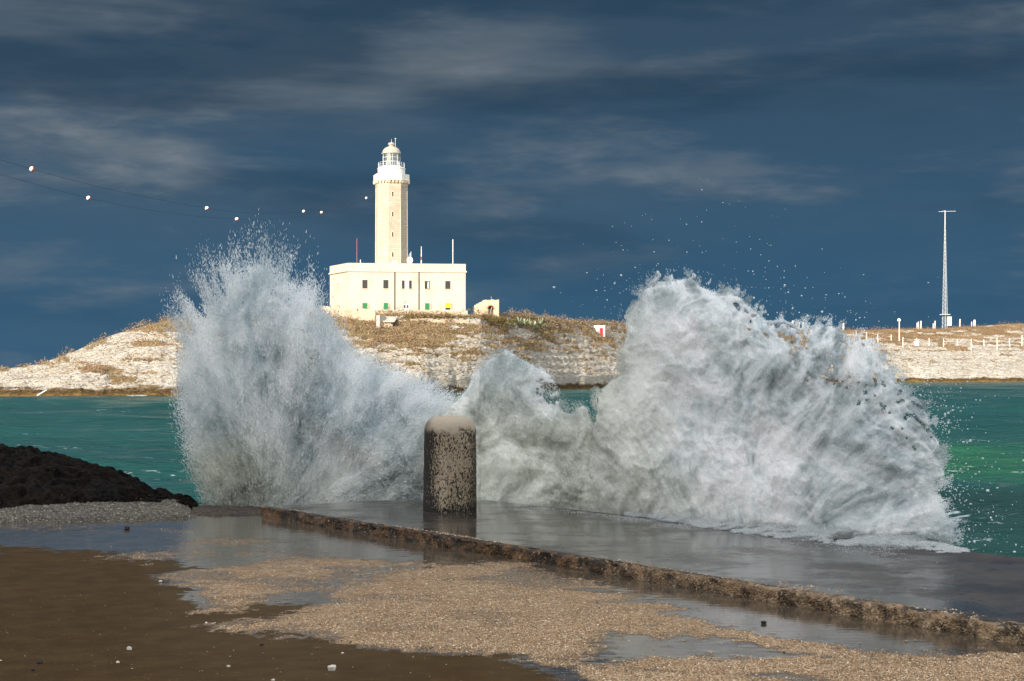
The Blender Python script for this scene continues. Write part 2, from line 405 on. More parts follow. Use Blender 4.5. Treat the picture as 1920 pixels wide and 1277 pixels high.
# bollard stone: pale plaster cap, black lichen speckle below and on its left
m, n = mat('bollard_stone')
co = n.n('ShaderNodeTexCoord').outputs['Object']
xyz = n.n('ShaderNodeSeparateXYZ', i={'Vector': co}).outputs
a = n.noise(n.mapp(co, (1, 1, .62)), 52, 6, .75, .4); b = n.noise(n.mapp(co, (1, 1, .3)), 6, 5, .6); d = n.noise(co, 2.4, 4, .5)
basec = n.mix(n.rng(b, .35, .65), (.43, .35, .25), (.32, .25, .165))
cap = n.rng(n.math('ADD', xyz[2], n.math('MULTIPLY', n.math('SUBTRACT', b, .5), .34)), .90, .97)
basec = n.mix(cap, basec, (.44, .37, .28))
left = n.rng(xyz[0], -.31, -.05, .17, 0.0)
right = n.rng(xyz[0], .18, .31, 0.0, .07)
low = n.rng(xyz[2], .0, .14, .09, 0.0)
th = n.math('ADD', n.math('ADD', a, left), n.math('ADD', right, low))
th = n.math('ADD', th, n.math('MULTIPLY', n.math('SUBTRACT', d, .5), .22))
capm = n.math('MULTIPLY', cap, n.rng(xyz[0], -.28, -.17, .35, 1.0))
li = n.math('MULTIPLY', n.rng(th, .498, .56), n.math('SUBTRACT', 1.0, capm))
c = n.mix(li, basec, (.018, .015, .012))
nm = n.bump(n.math('SUBTRACT', n.noise(co, 24, 5, .6), n.math('MULTIPLY', li, .4)), .6, .02)
out(n, pbsdf(n, c, .75, nm, .35)); M['bollard'] = m

# ------------------------------------------------------------------ island terrain
ip = np.interp
def wl(px): return ip(px, [-900, -500, 0, 340, 600, 800, 950, 1050, 1180, 1500, 1700, 1920, 2600], [750, 747, 743.5, 742.5, 738.5, 735, 729.5, 725.5, 721.5, 718, 716.6, 715.8, 715])
def skyl(px): return ip(px, [-900, -500, -200, 0, 40, 82, 148, 207, 280, 329, 400, 500, 560, 610, 640, 880, 940, 983, 1019, 1095, 1147, 1176, 1300, 1480, 1620, 1689, 1764, 1800, 1844, 1883, 1920, 2100, 2600],
                     [730, 714, 704, 694, 688, 680, 655, 629, 609, 599.5, 597, 592, 588, 586, 588.5, 589.5, 590, 590, 595, 603, 603, 609, 615, 618, 619, 616.5, 617, 613, 611, 608, 607, 604, 640])
def yridge(px): return ip(px, [-900, 0, 400, 560, 600, 900, 1000, 1100, 1200, 1300, 1920, 2600], [330, 335, 342, 336, 334.5, 336.5, 372, 425, 490, 570, 720, 760])
def yshore(px):
    d = (EYE*F)/(wl(px)-HZ)
    return np.where((np.asarray(px) > 800) & (np.asarray(px) < 1700), ip(px, [800, 950, 1050, 1180, 1500, 1700], [298, 324, 358, 400, 490, 552]), np.where((np.asarray(px) > 500) & (np.asarray(px) <= 800), ip(px, [500, 600, 700, 800], [284, 287, 291, 298]), d))
cols = np.concatenate([np.linspace(-900, -30, 60), np.arange(-28, 1960, 1.7), np.linspace(1962, 2600, 40)])
vs = np.concatenate([np.linspace(0, .06, 16)[:-1], np.linspace(.06, 1, 250)])
Pc, Vv = np.meshgrid(cols, vs)
def screen_s(px, v):
    a = .10*sm(0, .03, v)
    e = ip(px, [0, 500, 700, 1000, 1200, 1920], [.82, .74, .66, .72, .8, .8])
    return a+(1-a)*np.power(np.clip(v, 0, 1), e)
S = screen_s(Pc, Vv)
YS, YR = yshore(Pc), yridge(Pc)
# uneven shoreline
wob = (fbm(Pc/60., Pc*0+3.3, o=4, seed=5)-.5)*2
Yt = YS+wob*4*(1-Vv)+(YR-YS)*Vv
PYt = wl(Pc)+(skyl(Pc)-wl(Pc))*S
Zt = EYE-(PYt-HZ)*Yt/F
Xt = (Pc-960)/F*Yt
env = sm(0, .06, Vv)*(1-.85*sm(.86, 1, Vv))
big_ = (fbm(Xt/16, Yt/16, o=4, seed=1)-.5)
Z1 = Zt+big_*ip(Pc, [0, 500, 700, 1200, 1500], [2.6, 2.2, .7, .6, 2.0])*env
per = 1.5
q = Z1/per+fbm(Xt/30, Yt/30, o=3, seed=2)*2.2
fr = q-np.floor(q)
Z2 = Z1+per*(np.floor(q)+sm(.30, .62, fr)-q)*ip(Pc, [0, 600, 760], [.62, .62, .45])*env
tread = 1-sm(.15, .32, np.abs(fr-.46))
Z2 += (np.abs(fbm(Xt/1.8, Yt/1.8, Z1/.8, o=5, seed=3)-.5)*-2.5+.33)*env
Z2 += (fbm(Xt/.6, Yt/.6, o=2, seed=4)-.5)*.35*(.3+env)
vt = ip(Pc, [0, 150, 300, 400, 560, 620, 750, 950, 1100, 1180, 1400, 1600, 1920], [1.0, .97, .93, .86, .7, .50, .50, .55, .62, .66, .62, .62, .64])
strat = fbm(Xt/6, Zt/.42+fbm(Xt/15, Yt/15, o=2, seed=28)*3, o=4, seed=27, g=.55)-.5
veg = .5+strat*2.0+(S-vt)*2.0+(fbm(Xt/9, Yt/9, Z1/2.5, o=5, seed=8)-.5)*2.6-.18*tread+.10*(1-tread)
vL = .18+strat*1.3+.5*sm(.50, .62, fbm(Xt/14+4, Zt/1.6, o=4, seed=18, g=.6))+.35*sm(.90, 1, S)*sm(.4, .6, fbm(Xt/6, Yt/6, o=3, seed=19))+.25*sm(.55, .95, S)*sm(.42, .6, fbm(Xt/9, Zt/1.2, o=3, seed=20))
veg = np.where(Pc < 430, vL, veg)
veg = np.clip(veg*sm(.02, .14, S), 0, 1)
# back slope, so the island closes behind its ridge
bk = np.linspace(0, 1, 14)[1:, None]
last = Z2[-1][None]; Yb = YR[-1][None]+24+bk*70; Yb[0] = YR[-1]+24
Zb = last*(1-sm(.15, 1, bk))+(-3)*sm(.15, 1, bk); Zb[0] = last[0]-.2
Xb = (Pc[-1][None]-960)/F*Yb
V = np.stack([np.vstack([Xt, Xb]), np.vstack([Yt, Yb]), np.vstack([Z2, Zb])], -1).reshape(-1, 3)
V[:len(cols), 2] = -1.5
nr = len(vs)+len(bk)
vg = np.vstack([veg, np.full_like(Xb, .8)]).ravel()
isl = fast('island_hill', V, grid_faces(nr, len(cols)), M['limestone'], smooth=False, attrs={'veg': vg})
tag(isl, kind='structure')

def flakes(name, pos, size, col, mat, parent=None, stretch=None, flat=0.0, seed=1):
    """one small randomly turned triangle per point; stretch = per-point direction*length"""
    r = np.random.RandomState(seed); n_ = len(pos)
    a = r.normal(size=(n_, 3)); a /= np.linalg.norm(a, axis=1)[:, None]
    b = r.normal(size=(n_, 3)); b -= (a*b).sum(1)[:, None]*a; b /= np.linalg.norm(b, axis=1)[:, None]
    if stretch is not None: a = stretch
    a = a*size[:, None]; b = b*size[:, None]
    V = np.stack([pos-a*.6-b*.5, pos-a*.3+b*.6, pos+a*.8], 1).reshape(-1, 3)
    Fc = np.arange(n_*3).reshape(-1, 3)
    return fast(name, V, Fc, mat, parent, attrs={'col': np.repeat(col, 3, axis=0)})

# low dry scrub over the island
r_ = np.random.RandomState(3)
gi = r_.randint(14, len(vs), 1200000); gj = r_.randint(60, len(cols)-40, 1200000)
vv = veg[gi, gj]+(fbm(Xt[gi, gj]/1.2, Yt[gi, gj]/1.2, o=2, seed=31)-.5)*.7
pick = (vv > .62) & (r_.rand(len(gi)) < .28)
gi, gj = gi[pick][:150000], gj[pick][:150000]
clump = fbm(Xt[gi, gj]/2.6, Yt[gi, gj]/2.6, o=3, seed=33)
hgt = .15+1.1*sm(.48, .72, clump)+.5*(gi > len(vs)*.9)
pos = np.stack([Xt[gi, gj]+r_.uniform(-.4, .4, len(gi)), Yt[gi, gj]+r_.uniform(-.3, .3, len(gi)), Z2[gi, gj]+r_.rand(len(gi))*hgt], -1)
pal = np.array([(.31, .19, .12), (.24, .20, .085), (.42, .32, .20), (.36, .25, .16), (.12, .10, .05), (.36, .19, .10)])
tone = fbm(pos[:, 0]/6, pos[:, 1]/6, o=3, seed=41)
k = np.clip((tone-.25)*2*4+r_.normal(0, 1.0, len(pos)), 0, 5).astype(int)
k = np.where((pos[:, 0]/pos[:, 1] > .2) & (r_.rand(len(k)) < .5), 5, k)
scrub = flakes('scrub', pos, r_.uniform(.08, .25, len(pos)), pal[k]*r_.uniform(.8, 1.2, (len(k), 1)), M['leaf'], seed=5)
tag(scrub, 'low reddish brown and olive scrub covering the sunlit island above its pale rock', 'scrub', kind='stuff')
def ground_at(px, Y):
    j = np.argmin(np.abs(cols-px)); ycol = Yt[:, j]
    return float(np.interp(Y, ycol, Z2[:, j]))

def on_row(px, row):
    j = int(np.argmin(np.abs(cols-px))); rw_ = HZ+(EYE-Z1[:, j])*F/Yt[:, j]; i = int(np.argmin(np.abs(rw_-row)))
    return float(Yt[i, j]), float(Z1[i, j])
def bush(px, py, Y, w_, h_, cols_, n_, name, label, cat, seed, group=None, par=None):
    r = np.random.RandomState(seed); (Y, z0) = on_row(px, py) if par is None else (Y, PZ(py, Y)); x0 = PX(px, Y); z0 -= .3
    c_ = r.normal(size=(9, 3))*(w_*.3, w_*.3, h_*.18)+(0, 0, h_*.42)
    i = r.randint(0, 9, n_); d = r.normal(size=(n_, 3)); d /= np.linalg.norm(d, axis=1)[:, None]
    p = c_[i]+d*(w_*.24, w_*.24, h_*.34)*r.rand(n_, 1)**.4; p[:, 2] = np.abs(p[:, 2])
    o = flakes(name, p, r.uniform(.09, .22, n_), np.array(cols_)[r.randint(0, len(cols_), n_)]*r.uniform(.7, 1.25, (n_, 1)), M['leaf'], seed=seed)
    o.location = (x0, Y, z0); return tag(o, label, cat, group)

# ------------------------------------------------------------------ lighthouse
A = np.array((PX(652, 340), 340.)); B = np.array((PX(873, 343.5), 343.5)); Cc = np.array((PX(618.5, 351), 351.))
AB = (B-A); LAB = np.linalg.norm(AB); uAB = AB/LAB; nAB = np.array((uAB[1], -uAB[0]))      # outward normal, towards the camera
AC = Cc-A; LAC = np.linalg.norm(AC); uAC = AC/LAC; nAC = np.array((-uAC[1], uAC[0]))
if nAC[0] > 0: nAC = -nAC
ZR = PZ(493.0, 340); ZC = PZ(509, 340); Z0 = PZ(584, 340)-1.2
lh = empty('lighthouse', (A[0]+12, 349, Z0+1), 'tall pale stone lighthouse with white lantern gallery rising from a square two storey keepers house', 'lighthouse')
def fpix(px, py, base=A, u=uAB):
    k = (px-960)/F; d = (k*base[1]-base[0])/(u[0]-k*u[1]); Y = base[1]+u[1]*d
    return d, PZ(py, Y)
def wall_open(mb, p0, u, nrm, L, z0, z1, ops, depth=.28):
    """wall face from p0 along u with real openings and reveals; ops = (d0,d1,za,zb)"""
    ds = sorted({0, L, *[o[0] for o in ops], *[o[1] for o in ops]}); zs = sorted({z0, z1, *[o[2] for o in ops], *[o[3] for o in ops]})
    pt = lambda d, z, back=0: (p0[0]+u[0]*d-nrm[0]*back, p0[1]+u[1]*d-nrm[1]*back, z)
    for i in range(len(ds)-1):
        for j in range(len(zs)-1):
            dm, zm = (ds[i]+ds[i+1])/2, (zs[j]+zs[j+1])/2
            if any(o[0] < dm < o[1] and o[2] < zm < o[3] for o in ops): continue
            mb.add([pt(ds[i], zs[j]), pt(ds[i+1], zs[j]), pt(ds[i+1], zs[j+1]), pt(ds[i], zs[j+1])], [(0, 1, 2, 3)])
    for a, b, c, d in ops:
        q = [(a, c), (b, c), (b, d), (a, d)]
        for k in range(4):
            (d1, z1_), (d2, z2_) = q[k], q[(k+1) % 4]
            mb.add([pt(d1, z1_), pt(d2, z2_), pt(d2, z2_, depth), pt(d1, z1_, depth)], [(3, 2, 1, 0)])
        mb.add([pt(a, c, depth), pt(b, c, depth), pt(b, d, depth), pt(a, d, depth)], [(0, 1, 2, 3)])
def opn(cx, y0, y1, w_px):
    a, zt = fpix(cx-w_px/2, y0); b, zb = fpix(cx+w_px/2, y1); return (a, b, zb, zt)
up = [opn(684.3, 525, 541, 9.6), opn(723.6, 525, 541, 9.6), opn(756.4, 526, 541.6, 5.0), opn(769.6, 526, 541.6, 5.0), opn(801.2, 527, 542, 9.6), opn(839.8, 527, 542, 9.6)]
lo = [opn(684.3, 568, 580.5, 9.6), opn(723.6, 568, 580.5, 8.6), opn(801.2, 568.5, 581, 8.6), opn(839.8, 568.5, 581, 9.2)]
door_o = opn(762, 562, 582.5, 11.0)
w_ = MB(); wall_open(w_, A, uAB, nAB, LAB, Z0, ZC, up+lo+[door_o])
sl = fpix(632.8, 531, A, uAC)[0]
sops = [(sl-.55, sl+.25, PZ(543, 344), PZ(531, 344)), (sl-.8, sl+.3, PZ(580, 344), PZ(571.5, 344))]
wall_open(w_, A, uAC, nAC, LAC, Z0, ZC, sops)
D = B+np.array((-1.2, 14.)); E = Cc+np.array((1.5, 6))
for p, q_ in ((B, D), (D, E), (E, Cc)):
    w_.add([(*p, Z0), (*q_, Z0), (*q_, ZC), (*p, ZC)], [(0, 1, 2, 3)])
w_.build('house_wall', M['plaster'], lh)
poly = [tuple(A), tuple(B), tuple(D), tuple(E), tuple(Cc)]
cen = np.mean(poly, axis=0)
def offs(d): return [tuple(np.array(p)+(np.array(p)-cen)/np.linalg.norm(np.array(p)-cen)*d) for p in poly]
MB().prism(offs(.32), ZC, ZC+.22).build('cornice', M['trim'], lh)
MB().prism(offs(.2), ZC+.22, ZC+.34).build('cornice', M['trim'], lh)
pr = MB()
po, pi_ = offs(.04), offs(-.3)
for k in range(5):
    a, b = po[k], po[(k+1) % 5]; c_, d_ = pi_[(k+1) % 5], pi_[k]
    pr.prism([a, b, c_, d_], ZC+.34, ZR)
pr.prism(offs(-.3), ZC+.1, ZC+.9)
pr.build('parapet', M['plaster'], lh)
MB().prism(offs(-.31), ZC+.9, ZC+.95).build('roof', M['cement'], lh)
bl = MB(); p0 = A+nAB*.03
def fr3(d, z, back): return (A[0]+uAB[0]*d-nAB[0]*back, A[1]+uAB[1]*d-nAB[1]*back, z)
def panel(mb, a, b, z0, z1, back, th=.05, u=uAB, nn=nAB, base=A):
    o = (base[0]+u[0]*a-nn[0]*back, base[1]+u[1]*a-nn[1]*back, z0)
    mb.box(o, (u[0]*(b-a), u[1]*(b-a), 0), (-nn[0]*th, -nn[1]*th, 0), (0, 0, z1-z0)); return mb
bandz = PZ(550.5, 340)
panel(MB(), 0, LAB, bandz-.12, bandz+.10, -.03, .05).build('string_course', M['plaster'], lh)
for i, (a, b, c_, d_) in enumerate(up):
    fm_ = MB(); t = .09
    panel(fm_, a, a+t, c_, d_, .12); panel(fm_, b-t, b, c_, d_, .12); panel(fm_, a+t, b-t, c_, c_+t, .12); panel(fm_, a+t, b-t, d_-t, d_, .12)
    panel(fm_, (a+b)/2-.04, (a+b)/2+.04, c_+t, d_-t, .12)
    wn = fm_.build('window', M['frame'], lh)
    panel(MB(), a+t, b-t, c_+t, d_-t, .2, .02).build('pane', M['pane'], wn)
    panel(MB(), a-.1, b+.1, c_-.12, c_-.003, -.12, .3).build('sill', M['trim'], wn)
    if i == 4:
        panel(MB(), (a+b)/2+.05, b-t-.1, c_+t+.05, d_-t-.05, .17, .02).build('curtain', M['wframe'], wn)
a, b = up[2][1], up[3][0]
sh = MB(); c_, d_ = up[2][2], up[2][3]
for s0, s1 in ((a+.02, (a+b)/2-.05), ((a+b)/2+.05, b-.02)): panel(sh, s0, s1, c_, d_, -.06, .05)
sh.build('shutter', M['wframe'], lh)
for s0 in (up[2][0]-.42, up[3][1]+.04): panel(MB(), s0, s0+.38, c_-.05, d_+.05, -.06, .05).build('shutter', M['plaster'], lh)
for i, (a, b, c_, d_) in enumerate(lo):
    fm_ = MB(); t = .07
    panel(fm_, a, a+t, c_, d_, .10); panel(fm_, b-t, b, c_, d_, .10); panel(fm_, a+t, b-t, d_-t, d_, .10); panel(fm_, a+t, b-t, c_, c_+t, .10)
    wn = fm_.build('window', M['frame'], lh)
    panel(MB(), a+t, b-t, c_+t, d_-t, .2, .02).build('pane', M['pane'], wn)
    s_ = MB(); mt = M['yellow'] if i == 3 else M['green']
    if i == 3: panel(s_, a+.04, b+.02, c_+.45, d_-.03, -.03, .06)
    else:
        mdl = (a+b)/2
        for s0, s1 in ((a+.03, mdl-.03), (mdl+.03, b-.03)):
            panel(s_, s0, s1, c_+.02, d_-.02, .04, .04)
            for kk in range(9): panel(s_, s0+.04, s1-.04, c_+.08+kk*.14, c_+.13+kk*.14, .01, .03)
    o = s_.build('shutter', mt, wn); o['label'] = 'yellow shutter panel' if i == 3 else 'green slatted shutter'
    gm = MB()
    for kk in range(4): panel(gm, b+.05+kk*.10, b+.08+kk*.10, c_+.05, d_, -.12, .03)
    for kk in range(3): panel(gm, b+.03, b+.42, c_+.1+kk*.55, c_+.13+kk*.55, -.15, .03)
    gm.build('window_grille', M['trim'], wn)
a, b, c_, d_ = door_o; md = (a+b)/2
dr = MB(); zt = c_+(d_-c_)*.62
for s0, s1 in ((a+.05, md-.02), (md+.02, b-.05)): panel(dr, s0, s1, c_, zt, .1, .06)
do = dr.build('door', M['wframe'], lh)
dp = MB()
for s0 in (a+.13, md+.12): panel(dp, s0, s0+.33, c_+.5, zt-.2, .08, .02)
dp.build('pane', M['pane'], do)
fl = MB(); rr = (b-a)/2-.03
for k in range(9):
    t0, t1 = math.pi*k/9, math.pi*(k+1)/9
    for q0, q1 in ((rr, rr*.86), (rr*.35, rr*.25)):
        pts = [fr3(md-math.cos(t0)*q0, zt+.06+math.sin(t0)*q0, .06), fr3(md-math.cos(t1)*q0, zt+.06+math.sin(t1)*q0, .06),
               fr3(md-math.cos(t1)*q1, zt+.06+math.sin(t1)*q1, .06), fr3(md-math.cos(t0)*q1, zt+.06+math.sin(t0)*q1, .06)]
        fl.add(pts, [(0, 1, 2, 3)])
    if k: fl.tube(fr3(md-math.cos(t0)*rr*.3, zt+.06+math.sin(t0)*rr*.3, .05), fr3(md-math.cos(t0)*rr*.9, zt+.06+math.sin(t0)*rr*.9, .05), .025, n=5)
fl.build('fanlight', M['wframe'], do)
sp_ = MB()
for k in range(12):
    t0, t1 = math.pi*k/12, math.pi*(k+1)/12
    q0, q1 = rr+.03, 1.6
    f = lambda t, q: fr3(md-math.cos(t)*q if abs(math.cos(t)*q) < (b-a)/2 else md-math.copysign((b-a)/2+.0, math.cos(t)), min(zt+.06+math.sin(t)*q, d_+.002), -.004)
    sp_.add([f(t0, q0), f(t1, q0), f(t1, q1), f(t0, q1)], [(3, 2, 1, 0)])
sp_.build('arch_surround', M['plaster'], lh)
dd, zz_ = fpix(777.5, 566.5); pq = MB()
for k, (dx, dz, ww, hh) in enumerate(((-.35, 0, .7, .2), (-.22, .2, .14, .12), (-.02, .2, .16, .16), (.16, .2, .12, .1))): panel(pq, dd+dx, dd+dx+ww, zz_+dz-.1, zz_+dz-.1+hh, -.03, .03)
pq.build('wall_plaque', M['grey_metal'], lh)
for px_ in (740, 785.4):
    d_, _z = fpix(px_, 520); q1 = fr3(d_, Z0, -.10); q2 = fr3(d_, ZC, -.10)
    MB().tube(q1, q2, .10, n=8).build('downpipe', M['frame'], lh)

# tower
TY = 349.; TX = PX(734, TY); sc_ = TY/F
def oct_(rpx): return [(TX+rpx*sc_*math.sin(R(-6.5+45*k)), TY-rpx*sc_*math.cos(R(-6.5+45*k))) for k in range(8)]
zt0, zt1 = ZC, PZ(349, TY)
tw = MB()
o8a, o8b = oct_(30.4), oct_(29.6)
fu = {}
for k in range(8):
    a, b = o8a[k], o8a[(k+1) % 8]; a2, b2 = o8b[k], o8b[(k+1) % 8]
    if k == 0:      # facet with the small windows: openings cut
        u = (np.array(b)-np.array(a)); L = np.linalg.norm(u); u = u/L; nn = np.array((u[1], -u[0]))
        fu = dict(u=u, L=L, n=nn, a=np.array(a))
        ops = []
        for yy in (363.8, 401.5, 439.6, 477.3):
            zc_ = PZ(yy, TY-3.3); dm = L*.36; ops.append((dm-.16, dm+.16, zc_-.5, zc_+.5))
        zc_ = PZ(490.5, TY-3.3); ops.append((L*.28, L*.72, ZC-.0+.001, zc_+.1)) if False else None
        wall_open(tw, np.array(a), u, nn, L, zt0, zt1, ops, .35)
    else: tw.add([(*a, zt0), (*b, zt0), (*b2, zt1), (*a2, zt1)], [(0, 1, 2, 3)])
tow = tw.build('tower', M['tower'], lh)
for yy in (363.8, 401.5, 439.6, 477.3):
    zc_ = PZ(yy, TY-3.3); dm = fu['L']*.36; fm_ = MB()
    kw = dict(u=fu['u'], nn=fu['n'], base=fu['a'])
    panel(fm_, dm-.3, dm-.16, zc_-.62, zc_+.62, -.04, .06, **kw); panel(fm_, dm+.16, dm+.3, zc_-.62, zc_+.62, -.04, .06, **kw)
    panel(fm_, dm-.16, dm+.16, zc_+.5, zc_+.62, -.04, .06, **kw); panel(fm_, dm-.16, dm+.16, zc_-.62, zc_-.5, -.04, .06, **kw)
    wn = fm_.build('window', M['trim'], lh); panel(MB(), dm-.16, dm+.16, zc_-.5, zc_+.5, .25, .03, **kw).build('pane', M['dark'], wn)
panel(MB(), fu['L']*.3, fu['L']*.7, PZ(494, TY-3.3), PZ(488.3, TY-3.3), -.03, .08, u=fu['u'], nn=fu['n'], base=fu['a']).build('tower_door', M['white'], lh)
q_ = MB()
for k in range(8):        # corner quoins lines
    q_.tube((*o8a[k], zt0), (*o8b[k], zt1), .10, n=6)
q_.build('quoin', M['trim'], lh)
# gallery: corbel table, floor, parapet
prof = [(29.8, 349.2), (32, 347.2), (32.6, 345)]
g_ = MB(); g_.lathe((TX, TY, 0), [(r*sc_, PZ(y, TY)) for r, y in ((29.4, 351), (30.4, 350.2), (31.2, 347.5), (31.2, 343))], 8, R(-6.5))
g_.build('gallery_base', M['trim'], lh)
cb = MB()
for k in range(8):
    for f in (.1, .37, .63, .9):
        t0, t1 = R(-6.5+45*k), R(-6.5+45*(k+1))
        x = (1-f)*math.sin(t0)+f*math.sin(t1); y = -((1-f)*math.cos(t0)+f*math.cos(t1)); l = math.hypot(x, y)
        d = (x/l, y/l); c0 = (TX+x*31*sc_, TY+y*31*sc_, PZ(345.5, TY))
        cb.cbox((c0[0]+d[0]*.22, c0[1]+d[1]*.22, c0[2]), .36, .5, .42, math.atan2(d[1], d[0])+math.pi/2, 1.15)
cb.build('corbel', M['trim'], lh)
MB().lathe((TX, TY, 0), [(r*sc_, PZ(y, TY)) for r, y in ((34.0, 342), (35.2, 341.2), (35.2, 339.4), (34.2, 339.0))], 8, R(-6.5)).build('gallery_floor', M['trim'], lh)
pp = MB()
po = oct_(34.2); pi_ = oct_(31.8)
for k in range(8): pp.prism([po[k], po[(k+1) % 8], pi_[(k+1) % 8], pi_[k]], PZ(339.02, TY), PZ(328.4, TY))
pp.build('gallery_parapet', M['white'], lh)
MB().lathe((TX, TY, 0), [(r*sc_, PZ(y, TY)) for r, y in ((25.6, 339.1), (25.6, 318), (26.4, 317.5), (26.4, 316), (25, 315.2), (19, 313.2))], 32).build('watch_room', M['white'], lh, True)
ln = MB().lathe((TX, TY, 0), [(r*sc_, PZ(y, TY)) for r, y in ((18.2, 314.5), (18.2, 311.6), (17.4, 311.3))], 24).build('lantern', M['grey_metal'], lh, True)
MB().lathe((TX, TY, 0), [(16.2*sc_, PZ(311.3, TY)), (16.2*sc_, PZ(289, TY))], 16).build('glass', M['glass'], ln)
fr_ = MB()
for k in range(10):
    t = 2*math.pi*(k+.3)/10; x, y = TX+16.4*sc_*math.sin(t), TY-16.4*sc_*math.cos(t)
    fr_.tube((x, y, PZ(311.5, TY)), (x, y, PZ(288.5, TY)), .045, n=5)
for yy in (303.5, 296): 
    pts = [(TX+16.4*sc_*math.sin(2*math.pi*k/14), TY-16.4*sc_*math.cos(2*math.pi*k/14), PZ(yy, TY)) for k in range(15)]
    for k in range(14): fr_.tube(pts[k], pts[k+1], .04, n=4)
fr_.build('glazing_bar', M['wframe'], ln)
lp = MB().lathe((TX, TY, 0), [(r*sc_, PZ(y, TY)) for r, y in ((4, 312), (5, 308), (7.5, 306), (8.8, 301), (7.5, 295), (4.5, 290.5))], 14).build('lens', M['dark_metal'], ln, True)
MB().tube((TX, TY+.2, PZ(291, TY)), (TX, TY+.2, PZ(288, TY)), .3, n=8).build('lens_mount', M['dark_metal'], ln)
dm_ = [(18.6, 289.2), (18.8, 287.6), (17.2, 286.6)]+[(17.2*math.cos(R(a)), 286.6-12.4*math.sin(R(a))) for a in (12, 25, 38, 50, 62, 72)]+[(5.2, 274.6), (4.6, 273.2), (6.6, 271.8), (6.4, 268.6), (3.5, 267.4)]
MB().lathe((TX, TY, 0), [(r*sc_, PZ(y, TY)) for r, y in dm_], 28).build('dome', M['dome'], lh, True)
MB().tube((TX, TY, PZ(267.5, TY)), (TX, TY, PZ(260.5, TY)), .05, .03).build('lightning_rod', M['grey_metal'], lh)
rd = MB(); xr = TX+8*sc_
rd.tube((xr, TY-1, PZ(276, TY)), (xr, TY-1, PZ(260, TY)), .05, n=6); rd.tube((xr-.2, TY-1, PZ(261, TY)), (xr+.25, TY-1, PZ(261, TY)), .04, n=5)
rd.build('weather_vane', M['grey_metal'], lh)
rl = MB()
for k in range(20):
    t0, t1 = 2*math.pi*k/20, 2*math.pi*(k+1)/20; r = 24.5*sc_
    a = (TX+r*math.sin(t0), TY-r*math.cos(t0)); b = (TX+r*math.sin(t1), TY-r*math.cos(t1))
    rl.tube((*a, PZ(315.5, TY)), (*a, PZ(305.6, TY)), .04, n=5)
    for yy in (305.6, 309, 312.3): rl.tube((*a, PZ(yy, TY)), (*b, PZ(yy, TY)), .028, n=4)
rl.build('lantern_railing', M['grey_metal'], lh)
ld = MB()
for dx in (0, .45): ld.tube((TX+15*sc_+dx, TY-25*sc_, PZ(339, TY)), (TX+15*sc_+dx-.35, TY-22*sc_, PZ(306, TY)), .05, n=5)
for k in range(14):
    f = k/14; ld.tube((TX+15*sc_-.35*f, TY-(25-3*f)*sc_, PZ(339-33*f, TY)), (TX+15*sc_+.45-.35*f, TY-(25-3*f)*sc_, PZ(339-33*f, TY)), .03, n=4)
ld.build('ladder', M['wframe'], lh)
# roof furniture
def rpole(px, y0, y1, Y, r, mats, name='antenna_pole', lab=None):
    x = PX(px, Y); n_ = len(mats); o = None
    for k, mm in enumerate(mats):
        ya, yb = y0+(y1-y0)*k/n_, y0+(y1-y0)*(k+1)/n_
        o2 = MB().tube((x, Y, PZ(ya, Y)), (x, Y, PZ(yb, Y)), r*(1-.1*k), n=8).build(name if k == 0 else 'pole_section', mm, lh if k == 0 else o)
        if k == 0: o = o2
    if lab: o['label'] = lab
    return o
rpole(669.2, 494, 447, 346, .09, [M['pole_red']]*2, lab='thin dark red pole on the left of the roof')
rpole(675.9, 494, 487, 345, .10, [M['white']], 'vent_pipe')
rpole(790, 494, 462, 346, .13, [M['pole_white'], M['pole_red'], M['pole_white'], M['pole_white'], M['pole_white']], lab='pale pole with a red band')
rpole(849.2, 495, 449, 347, .10, [M['pole_white']], lab='plain pale pole at the right of the roof')
rpole(770.5, 494, 472, 347, .07, [M['grey_metal']])
ds = MB()
for k in range(6): ds.cbox((PX(770.5, 347)-.3+k*.03, 347, PZ(486-2.0*k, 347)), .9-k*.1, .06, .08, .3)
ds.build('antenna_element', M['white'], lh)
dx, dz = PX(768.3, 345), PZ(488, 345); dsh = MB()
vv_ = [(dx, 345.15, dz)]; ff = []
for j, (rr_, b_) in enumerate(((.3, .06), (.55, -.02), (.78, -.15))):
    for k in range(18): t = 2*math.pi*k/18; vv_.append((dx+rr_*.85*math.cos(t), 345+b_, dz+rr_*math.sin(t)))
for k in range(18): ff.append((0, 1+k, 1+(k+1) % 18))
for j in range(2):
    for k in range(18): ff.append((1+j*18+k, 1+(j+1)*18+k, 1+(j+1)*18+(k+1) % 18, 1+j*18+(k+1) % 18))
dsh.add(vv_, ff); dsh.tube((dx, 345.2, dz), (dx+.2, 345.4, ZR-1), .06); dsh.build('satellite_dish', M['white'], lh)

